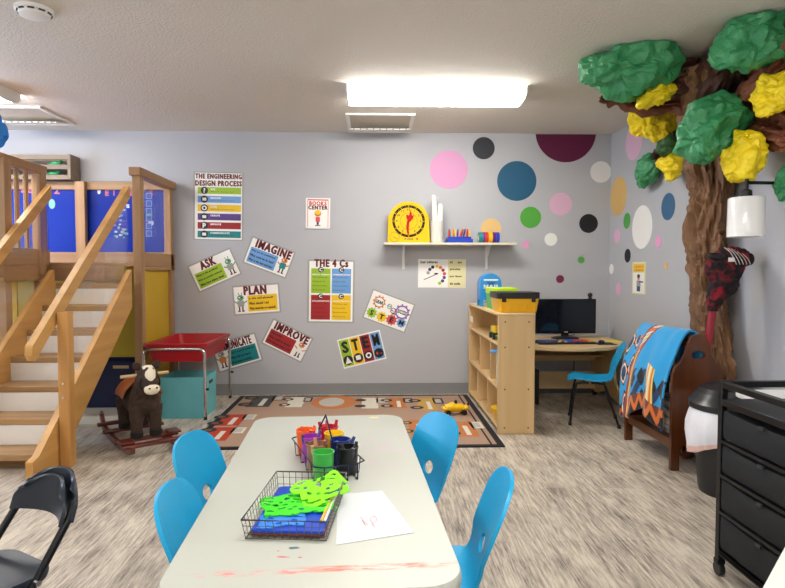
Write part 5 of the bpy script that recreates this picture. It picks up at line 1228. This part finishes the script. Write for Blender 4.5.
for f in (.35, .7): b.tube([(-hw*(1+.07*f), -hl*(1+.07*f), HT*f), (hw*(1+.07*f), -hl*(1+.07*f), HT*f), (hw*(1+.07*f), hl*(1+.07*f), HT*f), (-hw*(1+.07*f), hl*(1+.07*f), HT*f)], .0009, 5, closed=True)
part('wire_grid', b, STEEL, t)
TM = Matrix.Translation((cx, cy, TH+.001)) @ Matrix.Rotation(rz, 4, 'Z')
def sheet(name, mb, m_, label, z, cat_='stencil', group='plastic sheets in the wire tray', tilt=(0, 0), dx=0, dy=0, rot=0, fix=True):
    M = TM @ Matrix.Translation((dx, dy, z)) @ Matrix.Rotation(rot, 4, 'Z') @ Matrix.Rotation(tilt[0], 4, 'X') @ Matrix.Rotation(tilt[1], 4, 'Y')
    return single(name, mb, m_, label, cat_, group, M=M, smooth=0, fix=fix)
sheet('plastic_sheet', MB().prism(rrect(2*hw-.012, 2*hl-.02, .01), 0, .004), mat('sheet_maroon', '7a3430', .4), 'dark red sheet lowest in the wire tray', .0065)
sheet('plastic_sheet', MB().prism(rrect(2*hw-.016, 2*hl-.026, .01), 0, .006), mat('sheet_blue', '0d47c4', .3, var=.15, scale=30), 'royal blue plastic sheet in the wire tray', .011)
def splat(w, h, seed, thr, holes, thick=.0025, f=14, edge=.5):
    """a stencil cut with wavy outline and holes, on a fine grid"""
    n, m = int(w/.0028), int(h/.0028); b = MB(); off = V((seed, seed*1.7, 0)); keep = {}
    def val(x, y):
        r_ = max(abs(x)/(w/2), abs(y)/(h/2)); e_ = 1-r_+edge*.5*noise.noise(V((x*f*1.6, y*f*1.6, 0))+off)
        if e_ < .12: return False
        if holes and noise.noise(V((x*55, y*95, 3))+off) > thr: return False
        return True
    idx = {}; vs = []; fs = []
    def vid(i, j):
        if (i, j) not in idx: idx[(i, j)] = len(vs); vs.append((-w/2+w*i/n, -h/2+h*j/m, 0))
        return idx[(i, j)]
    for i in range(n):
        for j in range(m):
            if val(-w/2+w*(i+.5)/n, -h/2+h*(j+.5)/m): fs.append((vid(i, j), vid(i+1, j), vid(i+1, j+1), vid(i, j+1)))
    b.add(vs, fs); return b
def sol(o, th=.0022):
    q = o.modifiers.new('sm', 'SMOOTH'); q.iterations = 3; q.factor = .5
    q = o.modifiers.new('s', 'SOLIDIFY'); q.thickness = th; q.offset = 1
sol(sheet('stencil', splat(.125, .12, 5.1, .28, True), mat('stencil_sky', '3a8ae6', .3), 'sky blue cut-out stencil on the blue sheet', .0175, dx=-.025, dy=-.065, rot=.15))
sol(sheet('stencil', splat(.20, .15, 9.3, .28, True), mat('stencil_green', '3fe01c', .3), 'bright green cut-out stencil lying on the blue sheets', .0215, dx=-.012, dy=.01, rot=.42))
GSR = sheet('stencil', splat(.15, .13, 14.4, .24, True), mat('stencil_lime', '8cf028', .3), 'lime green cut-out stencil propped on the right rim of the tray', .040, dx=.045, dy=.06, rot=.6, tilt=(R(10), R(-10))); sol(GSR)
for i, (c_, lb) in enumerate((('f2ead6', 'cream'), ('e8b93a', 'yellow'))):
    b = MB(); b.tube([(0, -.08, 0), (0, .085, 0), (0, .095, 0)], [.0035, .0035, .001], 6)
    sheet('pencil', b, mat('pencil_'+c_, c_, .4), '%s pencil along the right side of the wire tray' % lb, .0215, 'pencil', 'pencils in the wire tray', dx=hw-.012-.008*i, dy=-.01, rot=-.02)
# drawing paper
pp = [fl(336, 545.5, TH), fl(414, 533, TH), fl(382, 491, TH), fl(338, 495, TH)]; b = MB(); b.add([(p.x, p.y, z) for z in (TH+.0008, TH+.0014) for p in pp], [(0, 1, 2, 3), (4, 5, 6, 7), (0, 1, 5, 4), (1, 2, 6, 5), (2, 3, 7, 6), (3, 0, 4, 7)])
t = thing('drawing_paper', 'white sheet of paper with a pink scribble on the white table', 'paper', (0, 1.42, TH+.0008)); part('sheet', b, mat('paper_white', 'd8dce0', .6), t, True)
def scr(pts): return [tuple(fl(x, y, TH+.0016)) for x, y in pts]
b = MB()
for s_ in ([(361, 517), (366, 526), (362, 520), (368, 525)], [(374, 525), (370, 519), (374, 516), (377, 520), (372, 524), (375, 527)]): b.tube(cat(scr(s_), 4), .0007, 4)
part('scribble', b, flat('d98a96'), t, True)

# ------------------------------------------------------------------ light
w = bpy.data.worlds.new('sky'); SC.world = w; w.use_nodes = True; N = w.node_tree.nodes; bg = N['Background']
bg.inputs[0].default_value = (.55, .72, 1, 1); bg.inputs[1].default_value = 9.0
def area(name, loc, rot, sx, sy, e, c=(1, 1, 1), portal=False):
    l = bpy.data.lights.new(name, 'AREA'); l.shape = 'RECTANGLE'; l.size = sx; l.size_y = sy; l.energy = e; l.color = c
    o = bpy.data.objects.new(name, l); COL.objects.link(o); o.location = loc; o.rotation_euler = rot
    if portal: l.cycles.is_portal = True
    return o
area('window_portal', (XL-.12, 3.75, 1.52), (0, R(-90), 0), 1.25, 1.7, 1, portal=True)
v = SC.view_settings; v.view_transform = 'Standard'; v.look = 'None'; v.gamma = 1; v.use_curve_mapping = False; v.exposure = 0.82
